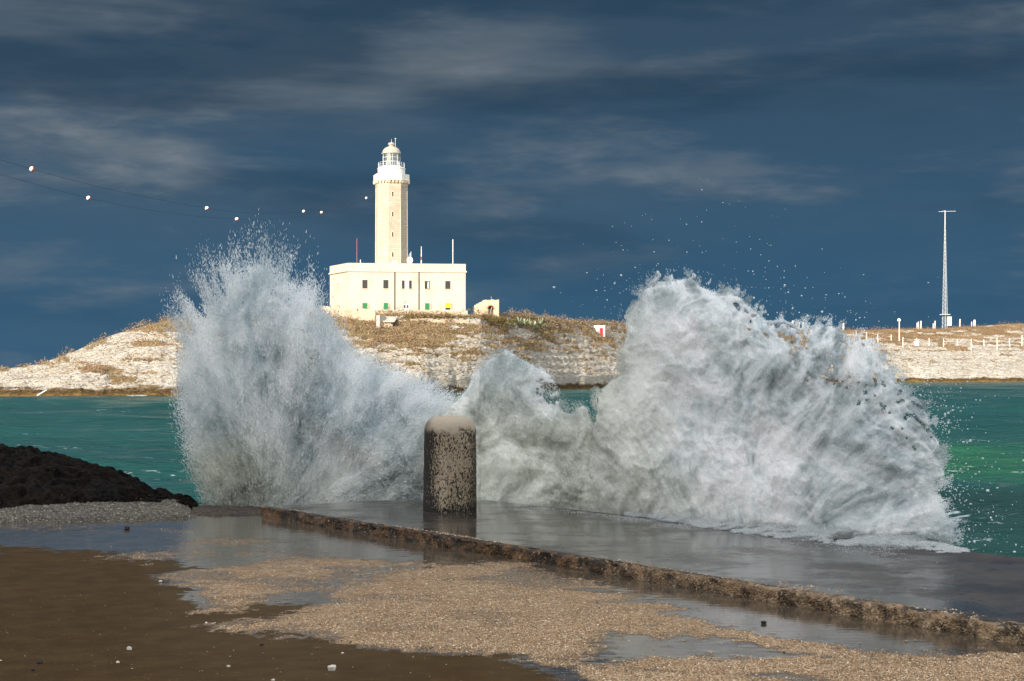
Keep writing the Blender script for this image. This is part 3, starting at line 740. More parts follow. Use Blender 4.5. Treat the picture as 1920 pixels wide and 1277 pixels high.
# low stone wall, block shed, annex, huts
def stonewall(name, pts, h, label, cat, m=M['ochre'], th=.5, seed=3, group=None):
    """dry wall following px/Y points, as lumpy courses"""
    r = random.Random(seed); mb = MB()
    for (pa, ya, Ya), (pb, yb, Yb_) in zip(pts, pts[1:]):
        Ya, za = on_row(pa, ya); Yb_, zb_ = on_row(pb, yb); a = Vector((PX(pa, Ya), Ya, za-.35)); b = Vector((PX(pb, Yb_), Yb_, zb_-.35)); L = (b-a).length; n_ = max(1, int(L/.9)); u = (b-a)/L
        c0 = 0.0; h_ = h+.35
        while c0 < h_:
            ch = r.uniform(.22, .38); d = -r.uniform(0, .8)
            while d < L:
                bl_ = r.uniform(.4, 1.3); d0, d1 = max(d, 0), min(d+bl_, L)
                if d1-d0 > .1 and not (c0+ch > h_ and r.random() < .4):
                    nn = Vector((-u.y, u.x, 0)); o = a+u*d0+Vector((0, 0, c0))+nn*r.uniform(-.07, .07)
                    mb.box(o, u*(d1-d0-.02), nn*th, Vector((r.uniform(-.03, .03), 0, ch-r.uniform(.0, .03))))
                d += bl_
            c0 += ch
    o = mb.build(name, m); return tag(o, label, cat, group)
stonewall('stone_wall', [(706, 588.5, 336.5), (760, 588.5, 336.5), (820, 589, 336.5), (877, 590.5, 338.5)], .75, 'low pale stone wall along the terrace in front of the lighthouse house', 'wall')
stonewall('stone_wall', [(600, 592, 330), (640, 597, 328), (672, 602, 327), (704, 606, 326)], 2.4, 'rough pale stone retaining wall stepping down left of the concrete shed', 'wall', seed=9)
stonewall('stone_wall', [(742, 607, 327.5), (770, 606, 0), (800, 605, 329), (840, 606, 0), (880, 605, 331)], .7, 'rough pale stone retaining wall below the terrace grass right of the concrete shed', 'wall', seed=12)
Ysh, zsh = on_row(714, 613)
sh_ = empty('concrete_shed', (PX(720, Ysh), Ysh, zsh), 'small grey concrete block shed set into the slope below the lighthouse', 'shed')
b_ = MB(); b_.box(P(705.5, 615, Ysh-1.5), (.7, 0, 0), (.9, 4.5, 0), (0, 0, 2.6)); b_.build('wall', M['cement'], sh_).data
b_ = MB(); b_.box(P(714, 615, Ysh+0), (2.4, 0, 0), (0, 3, 0), (0, 0, 1.2)); b_.build('wall', M['ochre'], sh_)
b_ = MB(); b_.box((PX(711.5, Ysh), Ysh-.5, PZ(604.2, Ysh)), (3.1, 0, 0), (.4, 5, 1.1), (0, 0, .22)); b_.build('roof', M['cement'], sh_)
b_ = MB(); b_.box(P(733, 608, Ysh-0.1), (.5, 0, 0), (0, .05, 0), (0, 0, .5)); b_.build('window', M['dark'], sh_)

an = empty('stone_annex', P(912, 590, 344), 'small ruined stone outbuilding with a brick arched doorway right of the lighthouse house', 'outbuilding')
aw = MB(); Ya = 344; xa, xb, xc = PX(889, Ya), PX(906, Ya), PX(935.5, Ya); zb_ = PZ(597, Ya)
u1 = np.array((1., 0)); n1 = np.array((0, -1.))
def op2(cx, y0, y1, wpx): return (PX(cx-wpx/2, Ya)-xb, PX(cx+wpx/2, Ya)-xb, PZ(y1, Ya), PZ(y0, Ya))
wall_open(aw, np.array((xb, Ya)), u1, n1, xc-xb, zb_, PZ(563, Ya), [op2(920, 572.5, 589, 9.5)], .7)
zt_ = PZ(563, Ya); aw.add([(xb, Ya, zt_), (xc, Ya, zt_), (xc, Ya+4, zt_), (xb, Ya+4, zt_), (xc, Ya, zb_), (xc, Ya+4, zb_), (xb, Ya, zb_), (xb, Ya+4, zb_)], [(0, 1, 2, 3), (1, 4, 5, 2), (0, 3, 7, 6), (3, 2, 5, 7)])
aw.build('wall', M['ochre'], an)
lw = MB(); zl = PZ(572, Ya)
for k in range(8):
    x0 = xa+(xb-xa)*k/8; lw.cbox((x0+(xb-xa)/16, Ya+2.2, zb_), (xb-xa)/8-.004, 4, zl-zb_+k*.13+random.uniform(-.08, .1))
lw.build('broken_wall', M['ochre'], an)
pw = MB()
for k in range(9):
    x0 = xb+(xc-xb)*k/9; pw.cbox((x0+(xc-xb)/18, Ya+.25, zt_), (xc-xb)/9-.003, .5, random.uniform(.04, .22))
pw.build('broken_parapet', M['ochre'], an)
ar = MB(); ax, az = PX(920, Ya), PZ(578.5, Ya)
for k in range(13):
    t = math.pi*(k-1)/11; r0 = .66
    c0 = Vector((ax+math.cos(t)*r0, Ya-.06, az+math.sin(t)*r0)); ar.cbox((c0.x, c0.y, c0.z-.1), .2, .1, .22, 0)
ar.build('brick_arch', M['brick'], an)
co_ = MB()
for k in range(10):
    t0, t1 = math.pi*k/10, math.pi*(k+1)/10; f = lambda t, q: (ax+max(-.56, min(.56, math.cos(t)*q)), Ya-.006, min(az+math.sin(t)*q, PZ(572.3, Ya)))
    co_.add([f(t0, .56), f(t1, .56), f(t1, 1.1), f(t0, 1.1)], [(0, 1, 2, 3)])
co_.build('arch_infill', M['ochre'], an)
MB().box((ax-.55, Ya+.62, PZ(589, Ya)), (1.1, 0, 0), (0, .04, 0), (0, 0, 1.9)).build('doorway', M['dark'], an)
MB().tube((ax-.1, Ya+.5, PZ(589, Ya)), (ax+.25, Ya+.4, PZ(574, Ya)), .05).build('door_post', M['wframe'], an)
MB().tube((PX(921, Ya), Ya+1, zt_), (PX(921, Ya), Ya+1, PZ(555.5, Ya)), .03).build('antenna', M['grey_metal'], an)
ru = empty('stone_ruin', P(566, 598, 345), 'small roofless stone ruin on the ridge seen through the spray left of the lighthouse', 'ruin')
b_ = MB(); xl, xr_ = PX(556, 345), PX(575, 345)
for k in range(6): b_.cbox((xl+(xr_-xl)*(k+.5)/6, 345, PZ(600, 345)), (xr_-xl)/6-.005, 1.8, 2.2+random.uniform(-.25, .25))
b_.build('wall', M['ochre'], ru)
MB().cbox((xl+1.1, 344.05, PZ(591, 345)), .7, .08, .8).build('doorway', M['dark'], ru)

def box_hut(px0, px1, ytop, ybot, Y, name, label, door=True):
    x0, x1, z0, z1 = PX(px0, Y), PX(px1, Y), PZ(ybot, Y)-.5, PZ(ytop, Y)
    h_ = empty(name, ((x0+x1)/2, Y, z0), label, 'hut')
    t = (x1-x0)*.10; yb = Y+2.2; fr_x = x0+(x1-x0)*.45
    mb = MB(); mb.box((x0, Y+.9, z0), (fr_x-x0, -.9, 0), (.3, 2.2, 0), (0, 0, z1-z0-.06))
    mb.box((fr_x, Y, z0), (x1-fr_x, 0, 0), (.3, 2.2, 0), (0, 0, z1-z0-.06)); mb.build('wall', M['white'], h_)
    MB().prism([(x0-.1, Y+.85), (fr_x, Y-.1), (x1+.1, Y-.1), (x1+.4, Y+2.3), (x0+.2, Y+3.1)], z1-.06, z1+.12).build('roof', M['white'], h_)
    if door:
        dx0 = x0+(x1-x0)*.50; dx1 = x0+(x1-x0)*.83
        d = MB().box((dx0, Y-.06, z0), (dx1-dx0, 0, 0), (0, .05, 0), (0, 0, (z1-z0)*.80)).build('door', M['red'], h_)
        MB().box((dx0+.1, Y-.08, z0+1.2), (.12, 0, 0), (0, .02, 0), (0, 0, .12)).build('handle', M['dark_metal'], d)
    return h_
Yh = on_row(1124, 627)[0]
box_hut(1114, 1134, 611, 627.5, Yh, 'white_hut', 'tiny whitewashed hut with a red door among the scrub')
zz1 = PZ(628, Yh)

# agaves: a clump of grey-green spiky rosettes
ag_m, n = mat('agave_leaf'); n_c = n.n('ShaderNodeTexCoord').outputs['Object']
out(n, pbsdf(n, n.mix(n.rng(n.noise(n_c, 3, 4, .6), .35, .65), (.20, .27, .15), (.42, .46, .30)), .5, None, .3))
def agave(px, py, Y, s, seed, label):
    r = random.Random(seed); mb = MB(); Y, z = on_row(px, py); x, y = PX(px, Y), Y
    for k in range(26):
        a = r.uniform(0, 6.28); e = r.uniform(.15, 1.45); L = s*r.uniform(.7, 1.15); wd = s*.075
        d = Vector((math.cos(a)*math.cos(e), math.sin(a)*math.cos(e), math.sin(e))); sd_ = Vector((-math.sin(a), math.cos(a), 0))
        pts = []
        for i, (f, ww) in enumerate(((0, .7), (.35, 1), (.7, .7), (1, .04))):
            c = d*L*f-Vector((0, 0, L*.22*f*f*(1 if e < .9 else .2))); pts.append((c-sd_*wd*ww, c+Vector((0, 0, -.05*ww)), c+sd_*wd*ww))
        v = [q for t in pts for q in t]; f_ = []
        for i in range(3): f_ += [(i*3, i*3+1, i*3+4, i*3+3), (i*3+1, i*3+2, i*3+5, i*3+4)]
        mb.add(v, f_)
    o = mb.build('agave', ag_m); o.location = (x, y, z); return tag(o, label, 'agave', 'agaves on the island ridge')
agl = ['pale spiky agave at the left end of the agave clump', 'agave beside the leftmost one of the clump', 'agave in the left middle of the clump on the ridge', 'tall agave in the middle of the clump', 'agave right of the middle of the clump', 'lower agave near the right end of the clump', 'biggest brightest agave at the right end of the clump']
for k, (ax_, ay_, s_) in enumerate(((952, 612, 1.7), (962, 610, 1.8), (973, 611, 2.2), (984, 611, 1.9), (994, 612, 2.0), (1003, 616, 2.0), (1012, 614, 2.7))):
    agave(ax_, ay_, 362, s_, k, agl[k])
bs = [(.10, .10, .03), (.16, .13, .05), (.20, .12, .05), (.24, .17, .08)]
bush(915, 606, 338, 5.5, 2.3, bs, 3000, 'shrub', 'wide olive green shrub in front of the stone annex', 'shrub', 1, 'shrubs on the lighthouse terrace')
bush(938, 604, 342, 5.0, 1.8, bs, 2200, 'shrub', 'olive brown shrub just right of the stone annex', 'shrub', 2, 'shrubs on the lighthouse terrace')
bush(663, 593, 332, 2.2, 1.3, [(.2, .11, .05), (.14, .1, .04)], 900, 'shrub', 'small rust coloured shrub below the left corner of the lighthouse house', 'shrub', 3, 'shrubs on the lighthouse terrace')
for k, (px_, w2, l_) in enumerate(((765, 4.2, 'long olive grass clump under the lighthouse door'), (795, 4, 'olive grass clump below the second downpipe of the lighthouse house'), (825, 4.2, 'olive grass clump left of the yellow shutter'), (868, 3.6, 'olive grass clump below the right corner of the lighthouse house'))):
    bush(px_, 597.5, 333.5, w2, 1.25, bs, 1300, 'grass_clump', l_, 'grass', 20+k, 'grass clumps along the lighthouse terrace')

# ------------------------------------------------------------------ mast, posts on the right-hand ridge
YM = 755
mx0, mz0, mz1 = PX(1772, YM), PZ(620, YM), PZ(421, YM)
ms = empty('radio_mast', (mx0, YM, mz0), 'tall tapering lattice radio mast with a thin crossbar on the right ridge', 'mast')
N_ = 26; L_ = MB(); Bm = MB()
def mpt(f, k):
    h = 1.25*(1-f)*1.0+.22; return (mx0+h*math.cos(R(20+120*k)), YM+h*math.sin(R(20+120*k)), mz0+(mz1-mz0)*f)
for k in range(3):
    MB().tube(mpt(0, k), mpt(1, k), .10, .07, 6).build('leg', M['grey_metal'], ms)
for i in range(N_):
    f0, f1 = (i/N_), ((i+1)/N_)
    for k in range(3):
        Bm.tube(mpt(f0, k), mpt(f1, (k+1) % 3), .04, n=4); Bm.tube(mpt(f0, (k+1) % 3), mpt(f1, k), .04, n=4); Bm.tube(mpt(f1, k), mpt(f1, (k+1) % 3), .04, n=4)
br_o = Bm.build('bracing', M['grey_metal'], ms)
MB().tube((mx0, YM, mz1-.5), (mx0, YM, PZ(395, YM)), .26, .22).build('top_pole', M['grey_metal'], ms)
cbm = MB(); cbm.tube((PX(1760, YM), YM, PZ(397, YM)), (PX(1792, YM), YM, PZ(396, YM)), .11, n=6); cbm.tube((PX(1763, YM), YM, PZ(397, YM)), (mx0, YM, PZ(394.5, YM)), .06, n=4)
cbm.build('crossbar', M['grey_metal'], ms)
MB().cbox((mx0, YM, PZ(590.5, YM)), 3.6, 3.6, .35, .3).build('platform', M['grey_metal'], ms)
b_ = MB(); b_.cbox((PX(1779, YM), YM-1, PZ(611, YM)), 1.75, 1.4, 4.3, .2); b_.build('equipment_cabinet', M['white'], ms, bevel=.08)

def post(px, y0, y1, Y, w_, label, grp, name='fence_post', lean=0.0):
    Y = on_row(px, y1)[0] if name == 'fence_post' else Y
    x, z0, z1 = PX(px, Y), PZ(y1, Y)-.6, PZ(y0, Y); mb = MB()
    mb.cbox((0, 0, 0), w_, w_, z1-z0-.12, .2, .9); mb.cbox((0, 0, z1-z0-.12), w_*.9, w_*.9, .12, .2, .3)
    o = mb.build(name, M['pole_white']); o.location = (x, Y, z0); o.rotation_euler = (0, lean, 0)
    return tag(o, label, 'post', grp)
GF = 'fence posts along the right hand slope'
fp = [(1605.5, 621, 634), (1625, 622, 643), (1646, 626, 645), (1671, 627, 640), (1692.5, 632, 653), (1719, 634, 648), (1742, 634, 650), (1769, 635, 652), (1795, 636, 650), (1821, 635, 658), (1845, 636, 649), (1870, 633, 656), (1893, 634, 651), (1916, 628, 650)]
nth = ['first', 'second', 'third', 'fourth', 'fifth', 'sixth', 'seventh', 'eighth', 'ninth', 'tenth', 'eleventh', 'twelfth', 'thirteenth', 'fourteenth']
for k, (a, b, c_) in enumerate(fp): post(a, b, c_, 708, .27, '%s slim pale fence post from the left in the row crossing the right slope' % nth[k], GF, lean=random.uniform(-.03, .03))
GP = 'white posts on the right hand ridge'
for a, b, c_, w2, l_ in ((1719.2, 605, 617, .5, 'short white post at the left of the close cluster left of the mast'), (1721.6, 603, 618, .5, 'middle white post of the close cluster left of the mast'), (1726.2, 601.5, 620, .75, 'tallest white post of the cluster left of the mast'),
                         (1749.5, 606, 618, .45, 'shorter of the two white posts just left of the mast'), (1752.8, 601.5, 618, .6, 'taller of the two white posts just left of the mast'), (1799.6, 598, 614, .6, 'lone white post just right of the mast'),
                         (1821.6, 603, 616, .5, 'thin leaning post beside a thick white one right of the mast'), (1826.8, 599.5, 616, 1.1, 'thick white post furthest right of the mast'),
                         (1492, 606, 622, .45, 'second white post from the left behind the big splash crest'), (1498, 604, 622, .45, 'middle white post behind the big splash crest'), (1505, 603.5, 622, .5, 'fourth white post from the left behind the big splash crest'), (1514, 609.5, 622, .4, 'shortest white post behind the big splash crest'), (1581, 606, 622, .9, 'single white post standing alone behind the spray')):
    post(a, b, c_, 745, w2*.75, l_, GP, 'white_post', .02)
def lamp(px, y0, y1, Y, label):
    Y = on_row(px, y1)[0] if y1 > 630 else Y
    x, z0, z1 = PX(px, Y), PZ(y1, Y)-.5, PZ(y0, Y)
    e = empty('lamp_post', (x, Y, z0), label, 'lamp', 'lamp posts on the island')
    MB().tube((x, Y, z0), (x, Y, z1-.6), .26, .2).build('pole', M['pole_white'], e)
    MB().lathe((x-.1, Y, z1-1.2), [(.25, 0), (.62, .1), (.7, .6), (.4, 1.1), (.1, 1.25)], 12).build('lamp_head', M['white'], e, True)
lamp(1686.2, 597, 640, 715, 'tall white lamp post with a round head on the right slope')
lamp(1487.5, 601, 622, 745, 'leftmost white lamp post behind the big splash crest')
bx = MB(); bx.cbox((0, 0, 0), 1.6, 1.3, 1.9, .2); o = bx.build('meter_box', M['white'], bevel=.05); o.location = P(1718.5, 648.5, on_row(1718.5, 648)[0]); tag(o, 'small white box standing among the fence posts on the right slope', 'box')
bx = MB(); bx.cbox((0, 0, 0), .8, .8, 1.5, .3, .85); bx.cbox((0, 0, 1.5), .95, .95, .15, .3); o = bx.build('shore_marker', M['white']); o.location = P(778.5, 712, 316); tag(o, 'small white block standing on the island shore rocks between the splashes', 'marker')
o = MB().box((0, 0, 0), (1.5, 0, .9), (0, .3, 0), (-.1, 0, .16)).build('plank', simple('grey_plank', (.42, .48, .52), .7, .1, 4)); o.location = P(70, 742.5, 249.5); tag(o, 'pale grey plank leaning at the waterline below the left end of the island', 'plank')

# ------------------------------------------------------------------ marker balls on two overhead cables
def cable(pts, label):
    w3 = [P(*p) for p in pts]; px = [p[0] for p in pts]
    cu = []
    V3 = [Vector(p) for p in w3]
    for i in range(len(V3)-1):
        p0 = V3[max(i-1, 0)]; p1 = V3[i]; p2 = V3[i+1]; p3 = V3[min(i+2, len(V3)-1)]
        for s in range(10):
            t = s/10; cu.append(.5*((2*p1)+(p2-p0)*t+(2*p0-5*p1+4*p2-p3)*t*t+(3*p1-p0-3*p2+p3)*t**3))
    cu.append(V3[-1]); mb = MB()
    for a, b in zip(cu, cu[1:]): mb.tube(a, b, .015, n=5)
    return tag(mb.build('overhead_cable', M['cable']), label, 'cable', 'overhead cables running to the lighthouse')
cable([(-400, 200, 128), (-150, 262, 150), (0, 299.5, 162), (60, 317, 167), (210, 356, 186), (388, 390.5, 215), (480, 399.5, 240), (569, 397, 273), (640, 386, 302), (687, 371.5, 333), (702, 362, 346)], 'thin upper overhead cable sagging from the left edge to the lighthouse tower')
cable([(-400, 238, 140), (-150, 290, 160), (0, 327, 174), (166, 371.5, 190), (300, 397, 210), (444, 411, 231), (530, 410, 262), (603, 399, 300), (660, 383, 325), (700, 366, 346)], 'thin lower overhead cable sagging from the left edge to the lighthouse tower')
def ball(px, py, Y, label, turn):
    x, y, z = P(px, py, Y); e = empty('marker_ball', (x, y, z), label, 'marker ball', 'aviation marker balls on the cables')
    r = .27
    half = lambda s: [(max(.004, r*math.sin(R(a))), s*r*math.cos(R(a))) for a in (2, 20, 40, 60, 75, 90)]
    for s, mm, nm_ in ((1, M['ball_w'], 'white_half'), (-1, M['ball_r'], 'red_half')):
        pr_ = half(s); pr_ = pr_ if s < 0 else pr_[::-1]
        mb = MB(); mb.lathe((0, 0, 0), pr_, 16)
        o = mb.build(nm_, mm, None, True); o.parent = e; o.rotation_euler = (R(28), -turn*.6, 0)
    return e
M['ball_w'] = simple('ball_white', (.8, .76, .7), .4, .05, 4); M['ball_r'] = simple('ball_red', (.62, .07, .03), .4, .08, 4)
for a in ((60, 317, 167, 'largest marker ball, nearest the left edge on the upper cable', 2.2), (388, 390.5, 215, 'second marker ball from the left on the upper cable', .9), (569.5, 396.5, 273, 'third marker ball from the left on the upper cable', 1.4), (687, 371.5, 333, 'marker ball closest to the lighthouse tower', 1.7),
          (166, 371.5, 190, 'first marker ball from the left on the lower cable', 1.5), (444, 411, 231, 'marker ball just above the tip of the left spray plume', .6), (603, 398.5, 300, 'last marker ball of the lower cable', 1.2)): ball(*a)

# ------------------------------------------------------------------ sea
rows = np.concatenate([np.linspace(2, 12, 20)[:-1], np.geomspace(12, 120, 430)[:-1], np.geomspace(120, 800, 160)[:-1], np.geomspace(800, 30000, 30)])
kk = np.concatenate([-np.geomspace(6, .46, 30), np.linspace(-.45, .45, 760), np.geomspace(.46, 6, 30)])
KK, YY = np.meshgrid(kk, rows); XX = KK*YY
Zs = np.zeros_like(XX); rw = np.random.RandomState(4)
for lam, amp, n_ in ((14, .13, 4), (7, .07, 5), (3.4, .036, 6), (1.7, .016, 7)):
    for j in range(n_):
        a = rw.normal(0, .45); ph = rw.rand()*6.28; l = lam*rw.uniform(.7, 1.3)
        kx, ky = math.sin(a)*6.283/l, math.cos(a)*6.283/l
        cut = 1-sm(lam*22, lam*50, YY)
        wx = kx*XX+ky*YY+ph+1.2*(vn(XX/l/2, YY/l/2, seed=j)-.5)
        Zs += amp*(1-2*np.abs(np.sin(wx/2))**1.0+.27)*cut*.75
Zs += (fbm(XX/1.1, YY/.8, o=3, seed=77)-.5)*.10*(1-sm(40, 90, YY))
# swell rolling in at the right, steep face towards the quay
crest_y = 42+(fbm(XX/9, XX*0, o=3, seed=6)-.5)*3
prof_ = np.where(YY < crest_y, np.exp(-((YY-crest_y)/4.2)**2), np.exp(-((YY-crest_y)/9.)**2))
Zs += 1.85*prof_*sm(6, 12, XX)
Zs += .10*sm(4.5, 9, XX)*prof_*(fbm(XX/1.3, YY/.5, o=3, seed=9)-.4)
sunlit_green = np.exp(-((YY-84)/20)**2)*sm(10, 19, XX)  # mask of the band painted as sunlit, translucent green water
foam = np.zeros_like(XX)+.0
px_s = 960+F*KK; 
foam += 0
foam += .50*sm(-9, -5, XX)*(1-sm(-4, -1, XX))*np.exp(-((YY-34)/9)**2)
foam += .36*sm(.52, .7, fbm(XX/9, YY/2.2, o=4, seed=12))*(1-sm(150, 420, YY))
foam += .62*np.exp(-((YY-(yshore(px_s)+0))/4.)**2)*sm(.45, .6, fbm(XX/5, YY/5, o=3, seed=14))
foam += .65*sm(.5, .8, prof_)*sm(5, 9, XX)*(YY < crest_y)*sm(.5, .62, fbm(XX/1.4, YY/1.0, o=3, seed=15))*.25
sea = fast('sea', np.stack([XX, YY, Zs], -1).reshape(-1, 3), grid_faces(len(rows), len(kk)), M['sea'], smooth=True, attrs={'shallow': sunlit_green.ravel(), 'foam': foam.ravel()})
tag(sea, kind='structure')

# ------------------------------------------------------------------ quay: ground, slab, kerb
HG, HS = 1.746, 1.632; ZG, ZS = EYE-HG, EYE-HS
K0 = np.array((-2.95, 18.85)); K1 = np.array((3.23, 10.10)); uK = (K1-K0)/np.linalg.norm(K1-K0); nK = np.array((-uK[1], uK[0]))
if nK[1] < 0: nK = -nK        # towards the sea
def inpoly(x, y, poly):
    r = np.zeros(x.shape, bool); n_ = len(poly)
    for i in range(n_):
        (x1, y1), (x2, y2) = poly[i], poly[(i+1) % n_]
        if y1 == y2: continue
        r ^= ((y1 > y) != (y2 > y)) & (x < (x2-x1)*(y-y1)/(y2-y1)+x1)
    return r
sand_p = [[(300, 1155), (365, 1122), (305, 1103), (335, 1075), (370, 1060), (480, 1042), (600, 1034), (660, 1050), (780, 1046), (900, 1062), (965, 1050), (1050, 1072), (1130, 1095), (1230, 1108), (1290, 1128), (1210, 1150), (1350, 1162), (1440, 1185), (1500, 1200), (1620, 1222), (1790, 1222), (1940, 1228), (1940, 1300), (1130, 1300), (1085, 1262), (960, 1236), (800, 1216), (600, 1202), (420, 1192), (360, 1184), (370, 1177), (470, 1172), (600, 1150), (420, 1150)],
          [(130, 1056), (210, 1034), (330, 1020), (430, 1006), (600, 1008), (560, 1026), (420, 1034), (300, 1052)], [(20, 984), (180, 985), (200, 996), (60, 998)], [(270, 988), (340, 990), (330, 1015), (290, 1010)], [(420, 1004), (560, 1000), (640, 1008), (500, 1020)]]
pud_p = [[(500, 1112), (620, 1096), (770, 1060), (800, 1064), (690, 1092), (590, 1124), (500, 1150), (420, 1160), (450, 1136)], [(1180, 1192), (1400, 1206), (1560, 1232), (1420, 1240), (1220, 1228), (1120, 1250), (1130, 1215)]]
brown_p = [[(-50, 1018), (100, 1026), (330, 1056), (370, 1070), (300, 1100), (340, 1160), (360, 1185), (600, 1200), (960, 1235), (1100, 1300), (-50, 1300)], [(300, 1155), (430, 1130), (600, 1118), (600, 1150), (470, 1172), (360, 1180)]]
def gmask(X, Y):
    s = np.zeros_like(X); b = np.zeros_like(X)
    for k in range(4):
        wx = (fbm(X/.9+k*.10, Y/.9, o=6, seed=50, g=.68)-.5)*2; wy = (fbm(X/.8+9, Y/.8+k*.10, o=6, seed=60, g=.68)-.5)*2
        jx = (vn(X*14, Y*14, seed=70+k)-.5)*60+(k-1.5)*14; jy = (vn(X*14, Y*14, seed=80+k)-.5)*20+(k-1.5)*4
        px = 960+F*X/Y+wx*110+jx; py = HZ+HG*F/Y+wy*24+jy
        si = np.zeros(X.shape, bool)
        for p in sand_p: si |= inpoly(px, py, p)
        for p in pud_p: si &= ~inpoly(px, py, p)
        bi = np.zeros(X.shape, bool)
        for p in brown_p: bi |= inpoly(px, py, p)
        s += si/4.; b += bi/4.
    s = s*ip(HZ+HG*F/Y, [1030, 1060, 1130, 1200], [.5, .68, .95, 1.0])
    s = s*(.62+.38*sm(.36, .56, fbm(X/.7+Y*.2, Y/.45, o=5, seed=93, g=.6)))
    streak = fbm(X/1.4+Y/3, Y/.35, o=4, seed=90)
    pxx = 960+F*X/Y
    s = s-sm(.52, .66, streak)*.55*sm(1000, 1200, pxx)
    s = s+sm(.56, .7, streak)*.40*(b < .3)*sm(1150, 1400, pxx)*(Y < 12.5)
    return np.clip(s, 0, 1), np.clip(b, 0, 1)
gx = np.arange(-8, 8, .028); gy = np.arange(6, 19.0, .028)
GX, GY = np.meshgrid(gx, gy)
sand, brown = gmask(GX, GY)
GZ = np.full_like(GX, ZG)+sand*.008*(fbm(GX*14, GY*14, o=3, seed=21)+.2)+(fbm(GX/1.5, GY/1.5, o=3, seed=22)-.5)*.006*0
side_ = (GX-K0[0])*nK[0]+(GY-K0[1])*nK[1]
GZ = np.where(side_ > .9, -1.6, GZ)
gr = fast('quay_ground', np.stack([GX, GY, GZ], -1).reshape(-1, 3), grid_faces(len(gy), len(gx)), M['ground'], smooth=True, attrs={'sand': sand.ravel(), 'brown': brown.ravel()})
tag(gr, kind='structure')
mb = MB().prism([(-110, -95), (74, -95), (K0[0]+.02, K0[1]+.02), (-3.2, 19.05), (-8.5, 19.1), (-110, 19.1)], -2, ZG-.004)
o = mb.build('quay_base', M['ground']); tag(o, kind='structure')
FE = lambda px: np.where(np.asarray(px) < 900, 19.82+(900-np.asarray(px))*.0006, 14.83/((np.asarray(px)-960)/F+.768))   # distance of the seaward slab edge
fdir = np.array((3.14, -3.96)); fdir /= np.linalg.norm(fdir)
far0 = np.array((4.39, 13.71)); near_ext = K1+uK*26; far_ext = far0+fdir*26
mb = MB().prism([tuple(K0+nK*.05), tuple(near_ext+nK*.05), tuple(far_ext), (-.42, 19.93), (-1.6, 19.75)][::1], -2.5, ZS)
o = mb.build('quay_slab', M['slab'], bevel=.02); tag(o, kind='structure')
# kerb: crumbling lip between ground and slab
NL = 1900; L_ = 24.0; t = np.linspace(0, L_, NL)
wk = ip(t, [0, 6, 8.5, 10.5, 24], [.06, .07, .11, .13, .13])
cs = [(-.02, -.03), (-.03, .25), (-.015, .55), (.0, .82), (.12, .90), (.32, .95), (.5, .98), (.68, .98), (.85, .96), (1.0, .88)]
Hk = ZS-ZG
VV = []
for j, (a, h) in enumerate(cs):
    bx_ = K0[0]+uK[0]*t+nK[0]*wk*a; by_ = K0[1]+uK[1]*t+nK[1]*wk*a
    lump = (fbm(t*5, np.full(NL, j*.45), o=4, seed=61, g=.65)-.5); chip = sm(.6, .75, fbm(t*1.6, np.full(NL, 3.), o=3, seed=64))
    offn = lump*.10*(1 if j < 8 else .4)+chip*.05*(1 if 1 < j < 7 else 0)
    zz = ZG+Hk*h+(fbm(t*6+3, np.full(NL, j*.5), o=4, seed=62, g=.65)-.5)*.04*(j > 0)-chip*.03*(3 < j < 8)
    VV.append(np.stack([bx_+nK[0]*offn, by_+nK[1]*offn, zz], -1))
VV = np.array(VV).reshape(-1, 3)
kb = fast('kerb', VV, grid_faces(len(cs), NL)[:, ::-1], M['kerb'], smooth=False); tag(kb, kind='structure')

# grit: loose shell grains on the dry part of the ground and on the kerb
rg_ = np.random.RandomState(8)
Yg = 1/np.sqrt(rg_.uniform(1/19.0**2, 1/7.9**2, 1300000)); Xg = Yg*rg_.uniform(-.34, .34, len(Yg))
okk = ((Xg-K0[0])*nK[0]+(Yg-K0[1])*nK[1]) < -.02
Xg, Yg = Xg[okk], Yg[okk]; sg, bg_ = gmask(Xg, Yg)
keep = (rg_.rand(len(Xg)) < sm(.35, .9, sg)*.5) | (rg_.rand(len(Xg)) < .0010)
Xg, Yg = Xg[keep][:270000], Yg[keep][:270000]
def grains(name, X, Y, Z, size, seed, label, mat_=None, cols_=None):
    r = np.random.RandomState(seed); n_ = len(X)
    octv = np.array([(1, 0, 0), (0, 1, 0), (-1, 0, 0), (0, -1, 0), (0, 0, .7), (0, 0, -.4)], float)
    octf = np.array([(0, 1, 4), (1, 2, 4), (2, 3, 4), (3, 0, 4)])
    a = r.rand(n_)*6.28; s = size
    ca, sa = np.cos(a), np.sin(a); st = r.uniform(.6, 1.3, n_)
    lx = octv[None, :, 0]*s[:, None]; ly = octv[None, :, 1]*(s*st)[:, None]; lz = octv[None, :, 2]*(s*r.uniform(.5, 1.2, n_))[:, None]
    tilt = r.normal(0, .25, (n_, 1))
    V = np.stack([X[:, None]+lx*ca[:, None]-ly*sa[:, None], Y[:, None]+lx*sa[:, None]+ly*ca[:, None], Z[:, None]+lz+lx*tilt], -1).reshape(-1, 3)
    Fc = (octf[None]+np.arange(n_)[:, None, None]*6).reshape(-1, 3)
    cols_ = np.array([(.56, .37, .20), (.68, .50, .31), (.40, .235, .105), (.80, .67, .50), (.20, .105, .045), (.06, .04, .025)]) if cols_ is None else np.array(cols_)
    ci = r.choice(6, n_, p=[.28, .18, .22, .09, .15, .08])
    o = fast(name, V, Fc, mat_ or M['grain'], attrs={'col': np.repeat(cols_[ci]*r.uniform(.8, 1.15, (n_, 1)), 6, axis=0)})
    return tag(o, label, 'sand', kind='stuff')
